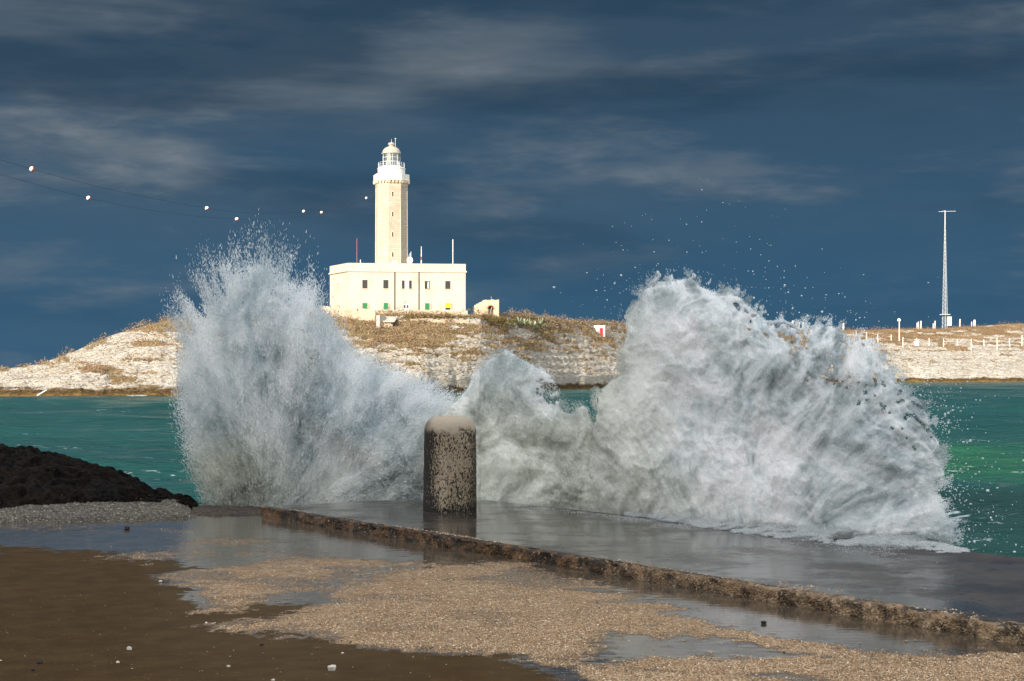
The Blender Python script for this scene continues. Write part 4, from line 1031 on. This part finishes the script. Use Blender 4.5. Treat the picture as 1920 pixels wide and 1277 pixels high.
grains('grit', Xg, Yg, np.full(len(Xg), ZG+.006), rg_.uniform(.0019, .0038, len(Xg))*(1+rg_.rand(len(Xg))**6*1.6), 2, 'coarse tan grit of shell sand spread in bands over the wet concrete ground')
tk = rg_.rand(9000)*22; ak = rg_.uniform(-.1, 1.0, 9000); dens = .5*sm(.42, .65, fbm(tk*1.5, ak, o=3, seed=71))*sm(1, 8, tk+2)
kp = rg_.rand(9000) < dens; tk, ak = tk[kp], ak[kp]; wkk = ip(tk, [0, 6, 8.5, 10.5, 24], [.06, .08, .22, .30, .3])
grains('grit', K0[0]+uK[0]*tk+nK[0]*wkk*ak, K0[1]+uK[1]*tk+nK[1]*wkk*ak, np.full(len(tk), ZS+.012), rg_.uniform(.004, .010, len(tk)), 4, 'loose grit lying along the top of the crumbling kerb')

# pebbles
def pebble(px, py, s, m_, label, seed, grp):
    Y = HG*F/(py-HZ); r = random.Random(seed); mb = MB(); nv, nu = 8, 12; v = []; f = []
    for i in range(nv+1):
        for j in range(nu):
            t_, p_ = math.pi*i/nv, 2*math.pi*j/nu; q = 1+.16*math.sin(3*p_+seed)*math.sin(t_)+.1*math.cos(5*t_+seed)
            v.append((s*q*math.sin(t_)*math.cos(p_)*1.15, s*q*math.sin(t_)*math.sin(p_)*.85, s*.72*q*math.cos(t_)))
    for i in range(nv):
        for j in range(nu): f.append((i*nu+j, (i+1)*nu+j, (i+1)*nu+(j+1) % nu, i*nu+(j+1) % nu))
    o = mb.add(v, f).build('pebble', m_, None, True); o.location = (PX(px, Y), Y, ZG+s*.55); o.rotation_euler = (0, 0, seed); tag(o, label, 'pebble', grp)
GW = 'pale pebbles on the brown sand'
for k, a in enumerate(((623, 1257, .026, M['pebble_w'], 'largest pale pebble, near the bottom edge of the brown wet sand'), (242, 1219, .018, M['pebble_w'], 'round pale pebble left of the largest one on the brown sand'), (428, 1251, .010, M['pebble_w'], 'small pale pebble between the two biggest ones'),
                       (301, 1092, .014, M['pebble_w'], 'pale pebble just off the left tip of the grit'), (221, 1244, .012, M['pebble_w'], 'small pale pebble below the round one'), (642, 1226, .008, M['pebble_w'], 'tiny pale pebble at the lower rim of the grit'),
                       (512, 1277, .010, M['pebble_w'], 'tiny pale pebble at the very bottom edge'))): pebble(a[0], a[1], a[2], a[3], a[4], k+1, GW)
for k, a in enumerate(((238, 993, .034, 'dark stone lying in the blue puddle'), (74, 1244, .016, 'dark flat stone near the lower left corner'), (491, 1210, .012, 'small dark stone at the lower rim of the grit'), (62, 1257, .012, 'dark stone nearest the lower left corner'), (1432, 1170, .018, 'dark stone in the grit near the kerb'))): pebble(a[0], a[1], a[2], M['pebble_d'], a[3], k+21, 'dark stones on the quay')

# ------------------------------------------------------------------ bollard
bo = MB(); prof = [(.300, 0), (.302, .05), (.300, .3), (.298, .6), (.296, .86), (.293, .93), (.284, .98), (.262, 1.030), (.228, 1.064), (.18, 1.082), (.13, 1.090), (.07, 1.094), (.01, 1.095)]
fin = []
for (r0, z0), (r1, z1) in zip(prof, prof[1:]):
    n_ = max(1, int(max(z1-z0, abs(r1-r0))/.02))
    for k in range(n_): fin.append((r0+(r1-r0)*k/n_, z0+(z1-z0)*k/n_))
fin.append(prof[-1]); bo.lathe((0, 0, 0), fin, 120)
va = np.array(bo.v); rad = np.hypot(va[:, 0], va[:, 1])+1e-6
d_ = (fbm(va[:, 0]*9, va[:, 1]*9, va[:, 2]*7, o=4, seed=5)-.5)*.018+(fbm(va[:, 0]*2, va[:, 1]*2, va[:, 2]*2, o=2, seed=6)-.5)*.02
va[:, 0] *= 1+d_/rad*np.clip(rad/.3, 0, 1); va[:, 1] *= 1+d_/rad*np.clip(rad/.3, 0, 1)
bo.v = [tuple(p) for p in va]
o = bo.build('bollard', M['bollard'], None, True); o.location = (PX(844, 18.3), 18.3, ZS-.01)
tag(o, 'round topped stone mooring bollard speckled with black lichen on the wet quay slab', 'bollard')

# ------------------------------------------------------------------ rocks and ramp at the left
def rockfield(name, m_, pxs, top, bot, Y0, Y1, step, amp, seed, kind, label=None, cat=None, freq=2.2, back=True):
    """a rock mass whose crest follows the given rows; it rises from Y0 to a crest at Y1 and drops behind"""
    c = np.arange(pxs[0], pxs[1], step); v = np.linspace(0, 1.35, 120)
    Pm, Vm = np.meshgrid(c, v)
    tp = top(Pm); bt = bot(Pm); Ym = Y0(Pm)+(Y1(Pm)-Y0(Pm))*Vm
    zc = PZ(tp, Y1(Pm)); zb = PZ(bt, Y0(Pm))
    Z = zb+(zc-zb)*np.sin(np.clip(Vm, 0, 1)*math.pi/2)**.8
    Z = np.where(Vm > 1, zc-(Vm-1)/.35*(zc+1.0), Z)
    X = (Pm-960)/F*Ym
    rid = 1-np.abs(fbm(X*freq, Ym*freq, Z*freq, o=5, seed=seed, g=.58)-.5)*4
    blk = vn(X*5+vn(X*9, Z*9, seed=2), Ym*5, Z*7, seed=seed+3)
    e = sm(0, .08, Vm)
    rid2 = 1-np.abs(fbm(X*freq*2.7, Ym*freq*2.7, Z*freq*2.7, o=4, seed=seed+7, g=.6)-.5)*4
    Z = Z+(rid*.5+(blk-.5)*.6+rid2*.22)*amp*e; Yd = Ym-(rid*.6+rid2*.3)*amp*e*.8
    V = np.stack([X, Yd, Z], -1).reshape(-1, 3)
    o = fast(name, V, grid_faces(len(v), len(c)), m_, smooth=False); tag(o, label, cat, kind=kind); return o
rockfield('rocks', M['darkrock'], (-420, 376), lambda p: ip(p, [-420, 0, 90, 130, 200, 245, 290, 330, 360, 374], [838, 848, 858, 871, 890, 903, 927, 941, 951, 957]), lambda p: ip(p, [0, 376], [962, 962]), lambda p: p*0+20.9, lambda p: ip(p, [-400, 0, 376], [26, 24.5, 22]), 3.2, .20, 7, 'structure', freq=2.6)
rockfield('shore_rocks', M['browrock'], (362, 496), lambda p: ip(p, [360, 380, 430, 470, 490, 496], [955, 953, 955, 952, 956, 962]), lambda p: p*0+971, lambda p: p*0+18.9, lambda p: p*0+20.2, 1.4, .07, 17, 'structure', freq=5)
def rampz():
    c = np.arange(-420, 378, 2.4); v = np.linspace(0, 1, 90); Pm, Vm = np.meshgrid(c, v)
    front = ip(Pm, [-400, 0, 100, 200, 300, 378], [985, 983, 980, 977, 974, 971]); top_ = ip(Pm, [-400, 0, 60, 180, 330, 350, 378], [958, 951, 944, 938, 936.5, 945, 962])
    Yf = HG*F/(front-HZ); Ybk = 21.4; Ym = Yf+(Ybk-Yf)*Vm
    zf = EYE-HG; zt_ = PZ(top_, Ybk)
    lip = .055*sm(0, .05, Vm)*sm(378, 340, Pm)
    Z = zf-.01+lip+(zt_-zf-.055)*Vm
    X = (Pm-960)/F*Ym
    Z += (fbm(X*6, Ym*6, o=5, seed=31, g=.6)-.5)*.07*sm(0, .04, Vm)
    Ym = Ym+(fbm(X*2, X*0, o=4, seed=33)-.5)*.35*(1-Vm)
    o = fast('ramp', np.stack([X, Ym, Z], -1).reshape(-1, 3), grid_faces(len(v), len(c)), M['pebbly'], smooth=False); tag(o, kind='structure')
    return X, Ym, Z
rX, rY, rZ = rampz()
ii = rg_.randint(0, rX.shape[0], 16000); jj = rg_.randint(150, rX.shape[1], 16000)
grains('gravel', rX[ii, jj]+rg_.uniform(-.02, .02, 16000), rY[ii, jj], rZ[ii, jj]+.004, rg_.uniform(.004, .013, 16000)*(1+.8*(rg_.rand(16000) > .98)), 9, 'grey and pale gravel scattered over the concrete ramp at the left',
       cols_=[(.13, .12, .095), (.09, .08, .062), (.20, .175, .13), (.42, .39, .31), (.06, .052, .042), (.03, .026, .022)])

# ------------------------------------------------------------------ breaking waves
def boxblur(a, r):
    for ax in (0, 1):
        c = np.cumsum(np.pad(a, [(r+1, r) if k == ax else (0, 0) for k in (0, 1)], mode='edge'), axis=ax)
        a = (np.take(c, range(2*r+1, c.shape[ax]), axis=ax)-np.take(c, range(0, c.shape[ax]-2*r-1), axis=ax))/(2*r+1)
    return a
def soft(mask, r, n_=3):
    a = mask.astype(float)
    for _ in range(n_): a = boxblur(a, r)
    return a
STEP = 3.0
class Splash:
    def __init__(s, label, poly, Yfun, T, thin=None, dirty=None, seed=1, edge=7, ragged=26, relief=1.0, webw=1.0, rag_r=0.0, film=None, jit=.16, org=(500, 1000), step=3.0, fine=.06, bend=0.0, core=None, jw=.55):
        s.seed = seed
        x0 = min(p[0] for p in poly)-110; x1 = max(p[0] for p in poly)+110; y0 = min(p[1] for p in poly)-110; y1 = max(p[1] for p in poly)+40
        s.step = step; s.cx = np.arange(x0, x1, step); s.cy = np.arange(y0, y1, step); PXg, PYg = np.meshgrid(s.cx, s.cy)
        rg2 = ragged*(1+rag_r*sm(1600, 1720, PXg)); wx = (fbm(PXg/70, PYg/70, o=5, seed=seed, g=.68)-.5)*rg2*3.2; wy = (fbm(PXg/70+7, PYg/70, o=5, seed=seed+50, g=.68)-.5)*rg2*3.2
        inn = inpoly(PXg+wx, PYg+wy, poly)
        s.m = soft(inn, edge); s.mb_ = soft(inn, int(48/step)); s.P = PXg; s.Q = PYg
        s.film = film(PXg, PYg) if film else np.zeros_like(PXg); s.jit = jit; s.core = core(PXg, PYg) if core else np.zeros_like(PXg); s.Yf = Yfun; s.T = T; s.thin = thin(PXg, PYg) if thin else np.zeros_like(PXg); s.dirty = dirty(PXg, PYg) if dirty else np.zeros_like(PXg)
        qa, qb = PXg*.86+PYg*.5, PYg*.86-PXg*.5
        h1_ = (fbm(qa/60, qb/60, o=4, seed=seed+4)-.5)*5; h2_ = (fbm(qa/60+9, qb/60, o=4, seed=seed+6)-.5)*5
        s.hole = fbm(qa/17+h1_, qb/10+h2_, o=5, seed=seed+9, g=.62)*.55+.05
        Yc = Yfun(PXg)
        X = (PXg-960)/F*Yc; Z = PZ(PYg, Yc)
        wq = (fbm(X*1.1, Z*1.1, o=3, seed=seed+2)-.5)*1.6
        ox, oy = org; ra_ = np.hypot(PXg-ox, oy-PYg)/F*19.; th0 = np.arctan2(PXg-ox, oy-PYg)-bend*ra_
        pa, pr_ = th0*2.6+wq*.25, ra_
        s.inn = inn; s.fil = fbm(pa*15, pr_*2.6, o=4, seed=seed+80, g=.6)*.6+fbm(PXg/9, PYg/9, o=3, seed=seed+81, g=.6)*.4
        s.jet = fbm(pa*2.6, pr_*.75+wq*.4, o=5, seed=seed+70, g=.62); s.jet2 = fbm(pa*9, pr_*2.2, o=4, seed=seed+71, g=.62)
        d1 = fbm(X*.95+wq, Z*.6, o=3, seed=seed+11); d2 = 1-np.abs(fbm(X*3+wq, Z*1.5+wq, o=5, seed=seed+12, g=.6)-.5)*4; d3 = fbm(X*13, Z*10, o=3, seed=seed+13, g=.65)
        s.hole = s.hole+.4*fbm(pa*5, pr_*1.4, o=5, seed=seed+72, g=.6)
        s.disp = ((d1-.5)*.75+d2*.07)*relief+(d3-.5)*fine+(s.jet-.5)*.22*relief+(s.jet2-.5)*.05
        s.bulge = T*np.sqrt(np.clip((s.mb_-.12)/.88, 0, 1))
        s.front = Yc-s.bulge-s.disp*np.clip(s.bulge/T, .15, 1); s.backs = Yc+s.bulge*.8+s.disp*.3
        s.Yc = Yc
        s.root = empty('wave_splash', P((x0+x1)/2, y1-40, float(Yfun(np.array((x0+x1)/2.)))), label, 'splash', 'waves breaking over the quay')
        s.tex = (1-jw)*fbm(X*2.2+wq*1.5, Z*1.5+wq, o=5, seed=seed+21, g=.6)+jw*s.jet; s.tex2 = (1-jw)*fbm(X*7+wq*3, Z*5+wq, o=4, seed=seed+22, g=.6)+jw*s.jet2
        u1 = (fbm(X*1.3, Z*1.3, o=3, seed=seed+31)-.5)*2.2; u2 = (fbm(X*1.3+5, Z*1.3, o=3, seed=seed+32)-.5)*2.2
        web = 0
        for f_, a_ in ((1.5, .45), (3.2, .40), (7.5, .25)):
            web = web+a_*np.clip(1-np.abs(fbm(X*f_+u1*f_*.5, Z*f_*.8+u2*f_*.5, o=3, seed=seed+int(f_*10))-.5)*7, 0, 1)**1.3
        s.web = np.clip(web, 0, 1)*webw
        s.front = s.front-s.web*.035
    def colr(s, ix, iy, r):
        t = s.tex[iy, ix]; t2 = s.tex2[iy, ix]; d = s.dirty[iy, ix]; n_ = len(ix)
        w3 = s.web[iy, ix]; f = np.clip(.46+s.core[iy, ix]+(t-.5)*2.6+(t2-.5)*1.3+w3*.5+r.normal(0, s.jit, n_), 0, 1)[:, None]; fm = s.film[iy, ix][:, None]; wv = np.clip(w3*1.5+(t2-.47)*3.2, 0, 1)[:, None]
        white = np.array((.965, .975, .975)); grey = np.array((.57, .65, .67)); mud = np.array((.44, .46, .39)); mud2 = np.array((.86, .87, .80))
        a = grey*(1-f)+white*f; b = mud*(1-f)+mud2*f; d = d[:, None]
        c = a*(1-d)+b*d; fl_ = np.array((.27, .34, .355))*(1-wv)+np.array((.86, .90, .91))*wv; return c*(1-fm)+fl_*fm
    def body(s, th=.55, cut=2):
        ok = (s.m > th) & (s.thin < cut) & ((s.thin < .12) | (s.hole > .27+.34*s.thin))
        ny, nx = s.P.shape
        Xf = (s.P-960)/F*s.front; Zf = EYE-(s.Q-HZ)/F*s.front
        Xb = (s.P-960)/F*s.backs; Zb = EYE-(s.Q-HZ)/F*s.backs
        V = np.concatenate([np.stack([Xf, s.front, Zf], -1).reshape(-1, 3), np.stack([Xb, s.backs, Zb], -1).reshape(-1, 3)])
        g = grid_faces(ny, nx); oc = ok.ravel()[g].all(1); gf = g[oc]; gb = gf[:, ::-1]+nx*ny
        # rim joining front and back
        key = {}
        e = np.concatenate([gf[:, [k, (k+1) % 4]] for k in range(4)]); es = np.sort(e, 1); code = es[:, 0].astype(np.int64)*(nx*ny)+es[:, 1]
        u, idx, cnt = np.unique(code, return_index=True, return_counts=True); be = e[idx[cnt == 1]]
        rim = np.stack([be[:, 1], be[:, 0], be[:, 0]+nx*ny, be[:, 1]+nx*ny], 1)
        Fc = np.concatenate([gf, gb, rim]); used = np.unique(Fc); mp = np.zeros(len(V), np.int64); mp[used] = np.arange(len(used))
        ixy = used % (nx*ny); c = s.colr(ixy % nx, ixy//nx, np.random.RandomState(s.seed))*.97
        return fast('water_body', V[used], mp[Fc], M['foam_body'], s.root, smooth=True, attrs={'col': c})
    def fringe(s, n_, reach=9, flow=None, thr=.5):
        w1 = soft(s.inn, reach); d = sm(.05, .45, w1)*(1-sm(.55, .95, w1))*sm(thr-.02, thr+.09, s.fil+.16*(w1-.25))
        t0 = s.thin; s.thin = np.zeros_like(t0)
        o = s.spray(n_, (.004, .0115), .05, .7, .35, flow, 'fringe', 1.0, .03, 1.4, dens=d); s.thin = t0; return o
    def spray(s, n_, size=(.008, .022), lo=.08, hi=.62, surf=.6, flow=None, name='spray', gamma=1.0, fuzz=.06, stretch=1.0, poly2=None, dens=None):
        r = np.random.RandomState(s.seed+99)
        dm = sm(lo, hi, s.m) if dens is None else dens
        rim = np.exp(-((s.m-.38)/.22)**2); th_ = s.thin*(1-.75*rim)
        dm = dm*np.where(th_ > 0, np.clip(1-th_*(1.35-1.6*sm(.45, .62, s.hole)-1.1*s.web), .01, 1), 1)
        w_ = dm.ravel()**gamma; w_ = w_/w_.sum(); c = np.cumsum(w_); id_ = np.searchsorted(c, r.rand(n_)); id_ = np.clip(id_, 0, len(w_)-1)
        nx = s.P.shape[1]; iy, ix = id_//nx, id_ % nx
        px = s.P[iy, ix]+r.uniform(-1, 1, n_)*s.step*.8; py = s.Q[iy, ix]+r.uniform(-1, 1, n_)*s.step*.8
        fy = s.front[iy, ix]; by = s.backs[iy, ix]; onsurf = r.rand(n_) < surf
        y = np.where(onsurf, fy-r.exponential(fuzz, n_)+.03, fy+(by-fy)*r.rand(n_))
        pos = np.stack([(px-960)/F*y, y, EYE-(py-HZ)/F*y], -1)
        sz = np.exp(r.uniform(math.log(size[0]), math.log(size[1]), n_))
        st = None
        if flow is not None:
            dx, dz = flow(px, py); l = np.hypot(dx, dz)+1e-6; jit = r.normal(0, .25, (n_, 3))
            st = (np.stack([dx/l, r.normal(0, .3, n_), dz/l], -1)+jit)*stretch
        return flakes(name, pos, sz, s.colr(ix, iy, r), M['spray'], s.root, stretch=st, seed=s.seed+5)

# left plume
polyL = [(352, 800), (345, 760), (352, 700), (364, 650), (396, 612), (424, 578), (448, 540), (466, 505), (480, 492), (500, 512), (525, 540), (560, 562), (590, 575), (602, 590), (625, 618), (650, 655), (685, 672), (705, 690), (745, 700), (780, 725), (830, 750), (860, 768), (850, 900), (860, 1010), (620, 1010), (410, 1000), (385, 925), (366, 870), (350, 830)]
L = Splash('tall fan of spray thrown up by the wave left of the bollard', polyL, lambda p: 21.6+(700-np.asarray(p, float))*.0018, .75, seed=1, ragged=12,
           jit=.12, core=lambda p, q: .07+0*p, thin=lambda p, q: np.clip(.95*(1-sm(570, 720, q)), 0, 1)*1.0+.25*sm(640, 760, p)*(1-sm(700, 800, q)), dirty=lambda p, q: np.clip(1.0*np.exp(-((p-430)/75)**2-((q-915)/85)**2)+.35*sm(760, 940, q), 0, .9))
flowL = lambda px, py: (px-500, 960-py+80)
L.body(.62, .5)
L.spray(460000, (.0065, .018), .05, .7, .6, flowL, 'spray', 1.0, .10, 1.5)
# sparse streaking droplets above the plume
top_poly = [(372, 480), (400, 500), (420, 470), (448, 440), (468, 398), (480, 392), (498, 425), (520, 440), (560, 500), (600, 560), (630, 640), (560, 640), (400, 620), (350, 690), (345, 600)]
inn = inpoly(L.P+(fbm(L.P/30, L.Q/30, o=3, seed=3)-.5)*60, L.Q+(fbm(L.P/25, L.Q/60, o=4, seed=4)-.5)*120, top_poly)
rr_ = np.hypot(L.P-490, L.Q-760); an_ = np.arctan2(L.P-490, 760-L.Q)
ray = fbm(an_*16, rr_/120, o=4, seed=19, g=.65)
dn = soft(inn, 6)*sm(.30, .72, ray)*np.clip(1-(640-L.Q)/275, .04, 1)**2.8
thin0 = L.thin; L.thin = np.zeros_like(thin0)
L.spray(42000, (.006, .016), .05, .7, .0, flowL, 'spray_droplets', 1.0, .1, 2.4, dens=dn)['kind'] = 'stuff'
L.thin = thin0

# middle wave, low wall of sandy water
polyM = [(800, 820), (830, 780), (862, 748), (878, 722), (886, 700), (902, 688), (920, 668), (934, 664), (946, 650), (962, 662), (1000, 684), (1038, 706), (1050, 740), (1048, 765), (1070, 778), (1083, 762), (1100, 756), (1110, 790), (1150, 840), (1230, 1020), (1000, 1010), (800, 1000)]
Mi = Splash('low peaked wall of greenish foam rising just right of the bollard', polyM, lambda p: FE(p)+.75, .45, seed=5, ragged=4, edge=2, relief=.5, webw=1.2, jit=.14, org=(990, 1500), step=2.0, fine=.05, jw=.4, film=lambda p, q: .7*np.exp(-((p-1030)/45)**2-((q-730)/45)**2)+.35*(1-sm(660, 720, q)),
            thin=lambda p, q: .7*np.exp(-((p-1035)/30)**2-((q-735)/35)**2)+.5*(1-sm(655, 700, q)), dirty=lambda p, q: np.clip(.35+.65*sm(690, 830, q), 0, 1))
Mi.body(.55)
Mi.spray(130000, (.004, .014), .2, .75, .75, lambda px, py: (px*0+.1, px*0+1), 'spray', 1.0, .02, 1.3)

Mi.fringe(26000, 6)
# big right-hand wave
polyR = [(1112, 820), (1120, 745), (1140, 715), (1168, 690), (1172, 640), (1184, 590), (1206, 545), (1235, 524), (1300, 526), (1335, 543), (1380, 548), (1408, 570), (1440, 603), (1500, 617), (1560, 612), (1610, 634), (1662, 668), (1694, 712), (1728, 758), (1766, 800), (1752, 850), (1772, 895), (1768, 940), (1778, 1000), (1790, 1045), (1640, 1060), (1300, 1040), (1120, 1000), (1100, 900)]
def thinR(p, q):
    a = sm(1430, 1540, p)*(1-sm(730, 830, q+.0*p))
    b = sm(1590, 1700, p)*(1-sm(800, 880, q))*.46
    c_ = (1-sm(545, 585, q-(np.clip(p-1290, 0, 400))*.48))*.45
    return np.clip(np.maximum(np.maximum(a*.44, b), c_), 0, 1)
Rr = Splash('biggest wave, a broad white dome of foam bursting over the right part of the quay', polyR, lambda p: FE(p)+.85, .75, seed=9, ragged=10, edge=2, relief=.7, rag_r=1.8, jit=.08, org=(1400, 1110), step=2.0, fine=.07, bend=.10, jw=.3, core=lambda p, q: .35*np.exp(-((p-1450)/150)**2-((q-900)/110)**2)+.22*np.exp(-((p-1240)/70)**2-((q-660)/90)**2)-.02, film=lambda p, q: np.clip(np.maximum(sm(1370, 1560, p)*(1-sm(700, 860, q-(p-1500)*.25)), 1-sm(540, 600, q-np.clip(p-1290, 0, 400)*.45))*.85, 0, 1)*sm(.3, .55, fbm(p/80, q/80, o=4, seed=44)+.05), thin=thinR,
            dirty=lambda p, q: np.clip(.95*(1-sm(1130, 1330, p-.25*(q-800)))+.04+.25*np.exp(-((p-1330)/90)**2-((q-930)/60)**2), 0, .9))
Rr.body(.55)
Rr.spray(340000, (.004, .012), .2, .75, .6, lambda px, py: (px-1380, 1050-py), 'spray', 1.0, .025, 1.2)

Rr.fringe(75000, 9, lambda px, py: (px-1380, 1050-py))
L.fringe(30000, 9, flowL)
# tendrils, flung drops
def drops(name, pts, Y, rad, parent, seed):
    r = np.random.RandomState(seed); t = (1+5**.5)/2
    ico = np.array([(-1, t, 0), (1, t, 0), (-1, -t, 0), (1, -t, 0), (0, -1, t), (0, 1, t), (0, -1, -t), (0, 1, -t), (t, 0, -1), (t, 0, 1), (-t, 0, -1), (-t, 0, 1)])/math.sqrt(1+t*t)
    fc = np.array([(0, 11, 5), (0, 5, 1), (0, 1, 7), (0, 7, 10), (0, 10, 11), (1, 5, 9), (5, 11, 4), (11, 10, 2), (10, 7, 6), (7, 1, 8), (3, 9, 4), (3, 4, 2), (3, 2, 6), (3, 6, 8), (3, 8, 9), (4, 9, 5), (2, 4, 11), (6, 2, 10), (8, 6, 7), (9, 8, 1)])
    pts = np.asarray(pts, float); n_ = len(pts); Y = np.broadcast_to(Y, (n_,)); rad = np.broadcast_to(rad, (n_,))
    c = np.stack([(pts[:, 0]-960)/F*Y, Y, EYE-(pts[:, 1]-HZ)/F*Y], -1)
    sc = r.uniform(.75, 1.35, (n_, 1, 3))*rad[:, None, None]
    V = (c[:, None]+ico[None]*sc).reshape(-1, 3); Fc = (fc[None]+np.arange(n_)[:, None, None]*12).reshape(-1, 3)
    o = fast(name, V, Fc, M['drop'], parent, smooth=True); o['kind'] = 'stuff'; return o
rd_ = np.random.RandomState(12)
def cloud(n_, cx, cy, sx, sy): return np.stack([rd_.normal(cx, sx, n_), rd_.normal(cy, sy, n_)], -1)
pt = np.vstack([cloud(90, 1768, 798, 22, 9), cloud(60, 1758, 862, 14, 10), cloud(90, 1775, 915, 24, 9), cloud(120, 1755, 990, 18, 40), cloud(80, 1735, 740, 18, 22), cloud(100, 1310, 480, 120, 60), cloud(36, 1190, 570, 45, 50), cloud(80, 1480, 570, 80, 45), cloud(50, 1600, 610, 60, 28), cloud(120, 1790, 800, 38, 110), cloud(170, 1810, 960, 45, 60), cloud(120, 1800, 1010, 60, 30), cloud(30, 1140, 560, 40, 50), cloud(14, 1095, 800, 14, 40)])
pt = pt[(pt[:, 1] > 330) & (pt[:, 1] < FE(pt[:, 0])*0+1040)]
drops('flung_drops', pt, FE(pt[:, 0])+.8+rd_.normal(0, .5, len(pt)), np.exp(rd_.normal(math.log(.0044), .38, len(pt))), Rr.root, 3)
bigd = np.array([(1478, 548, .022), (1473, 608, .03), (1465, 607, .02), (1488, 603, .025), (1514, 592, .024), (1605, 600, .02), (1612, 596, .014), (1288, 515, .013), (1234, 512, .016), (1190, 551, .014), (1772, 777, .030), (1778, 774, .022), (1787, 762, .018), (1830, 750, .012), (1870, 915, .02), (1862, 960, .016), (1815, 880, .012), (1902, 1035, .03), (1905, 1022, .02), (1440, 590, .016), (1457, 586, .012), (1820, 945, .02), (1812, 938, .016), (1860, 975, .016), (1868, 968, .014)])
drops('flung_drops', bigd[:, :2], FE(bigd[:, 0])+.7, bigd[:, 2]*.5, Rr.root, 5)
def tendril(pts, w0, seed, root, Y):
    r = np.random.RandomState(seed); p = np.array(pts, float); t = np.linspace(0, len(p)-1, 700); i = np.clip(t.astype(int), 0, len(p)-2); f = (t-i)[:, None]
    q = p[i]*(1-f)+p[i+1]*f; w_ = w0*(1-.55*t/t[-1]); q = np.repeat(q, 5, 0); w_ = np.repeat(w_, 5)
    q = q+r.normal(0, 1, q.shape)*w_[:, None]*.34*(.4+1.2*vn(t.repeat(5)*4, t.repeat(5)*0, seed=seed))[:, None]
    yy = Y+r.normal(0, .05, len(q)); pos = np.stack([(q[:, 0]-960)/F*yy, yy, EYE-(q[:, 1]-HZ)/F*yy], -1)
    return pos
tp = [tendril(*a, Rr.root, 14.9) for a in (([(1225, 530), (1236, 518), (1233, 510)], 4, 5), ([(1290, 528), (1302, 518), (1300, 514)], 3, 6), ([(1380, 552), (1385, 542)], 3, 7), ([(1440, 606), (1470, 603), (1490, 612)], 5, 9))]
tp = np.vstack(tp); rt = np.random.RandomState(2)
flakes('tendrils', tp, rt.uniform(.007, .016, len(tp)), np.tile((.80, .85, .88), (len(tp), 1)), M['spray'], Rr.root, seed=8)

# foam sheet sliding over the slab under the right-hand wave
fx = rt.uniform(1170, 1860, 420000); fe_ = FE(fx)
wdt = ip(fx, [1170, 1250, 1330, 1450, 1600, 1700, 1780, 1850], [.03, .20, .42, .58, .60, .50, .22, -.25])*(.45+1.1*fbm(fx/40, fx*0, o=4, seed=3, g=.6))
dpt = rt.rand(len(fx)); yy = fe_+.25-(wdt+.25)*dpt
xw = (fx-960)/F*yy
pf = fbm(xw*2.2, yy*5, o=5, seed=5, g=.6); keepf = (rt.rand(len(fx)) < sm(-.05, .15, wdt)*sm(1850, 1790, fx)) & (rt.rand(len(fx)) < np.clip((1.15-dpt)*1.0, 0, 1)) & (pf > .30+.24*dpt)
hh = sm(1850, 1650, fx)*(.10*(1-dpt)**1.5+.015)*(.4+fbm(xw*4, yy*8, o=3, seed=6))
ps = np.stack([xw, yy, ZS+.004+hh*rt.rand(len(fx))], -1)[keepf]
o = flakes('foam', ps, rt.uniform(.005, .012, len(ps)), np.clip((.74+rt.normal(0, .06, len(ps)))[:, None]*np.array([(1.0, 1.03, 1.03)]), 0, 1), M['spray'], seed=3)
tag(o, 'white foam sheet sliding over the slab edge below the biggest wave', 'foam', kind='stuff')

sx = rt.uniform(880, 1790, 9000); sd_ = rt.exponential(.35, 9000); sy = FE(sx)-.15-sd_; sxx = (sx-960)/F*sy
ks = ((sxx-K0[0])*nK[0]+(sy-K0[1])*nK[1] > .25) & (fbm(sxx*1.6, sy*2.5, o=4, seed=81) > .50+.10*sm(1300, 900, sx))
o = flakes('foam_flecks', np.stack([sxx, sy, np.full(9000, ZS+.006)], -1)[ks], rt.uniform(.003, .008, int(ks.sum())), np.tile((.75, .78, .78), (int(ks.sum()), 1)), M['spray'], seed=13)
tag(o, 'scattered white foam flecks splashed over the dark wet slab', 'foam', kind='stuff')

# ------------------------------------------------------------------ unseen rock face added behind the camera to cast shade over the quay
du = np.array((math.cos(R(SUN_AZ)), -math.sin(R(SUN_AZ)))); dn_ = np.array((-math.sin(R(SUN_AZ)), -math.cos(R(SUN_AZ))))
uu = np.linspace(-62, 62, 125); hh_ = np.linspace(0, 1, 40); U, Hh = np.meshgrid(uu, hh_)
topz = 52+(fbm(U/14, U*0, o=4, seed=5)-.5)*3
ofs = 66+Hh*3+(fbm(U/8, Hh*5, o=4, seed=6)-.5)*3
Xq = dn_[0]*ofs+du[0]*U; Yq = dn_[1]*ofs+du[1]*U; Zq = ZG-.5+(topz-ZG)*Hh
Xq = np.vstack([Xq, Xq[-1:]+dn_[0]*30]); Yq = np.vstack([Yq, Yq[-1:]+dn_[1]*30]); Zq = np.vstack([Zq, Zq[-1:]])
cl = fast('cliff', np.stack([Xq, Yq, Zq], -1).reshape(-1, 3), grid_faces(41, 125), M['cliffrock']); tag(cl, kind='structure')
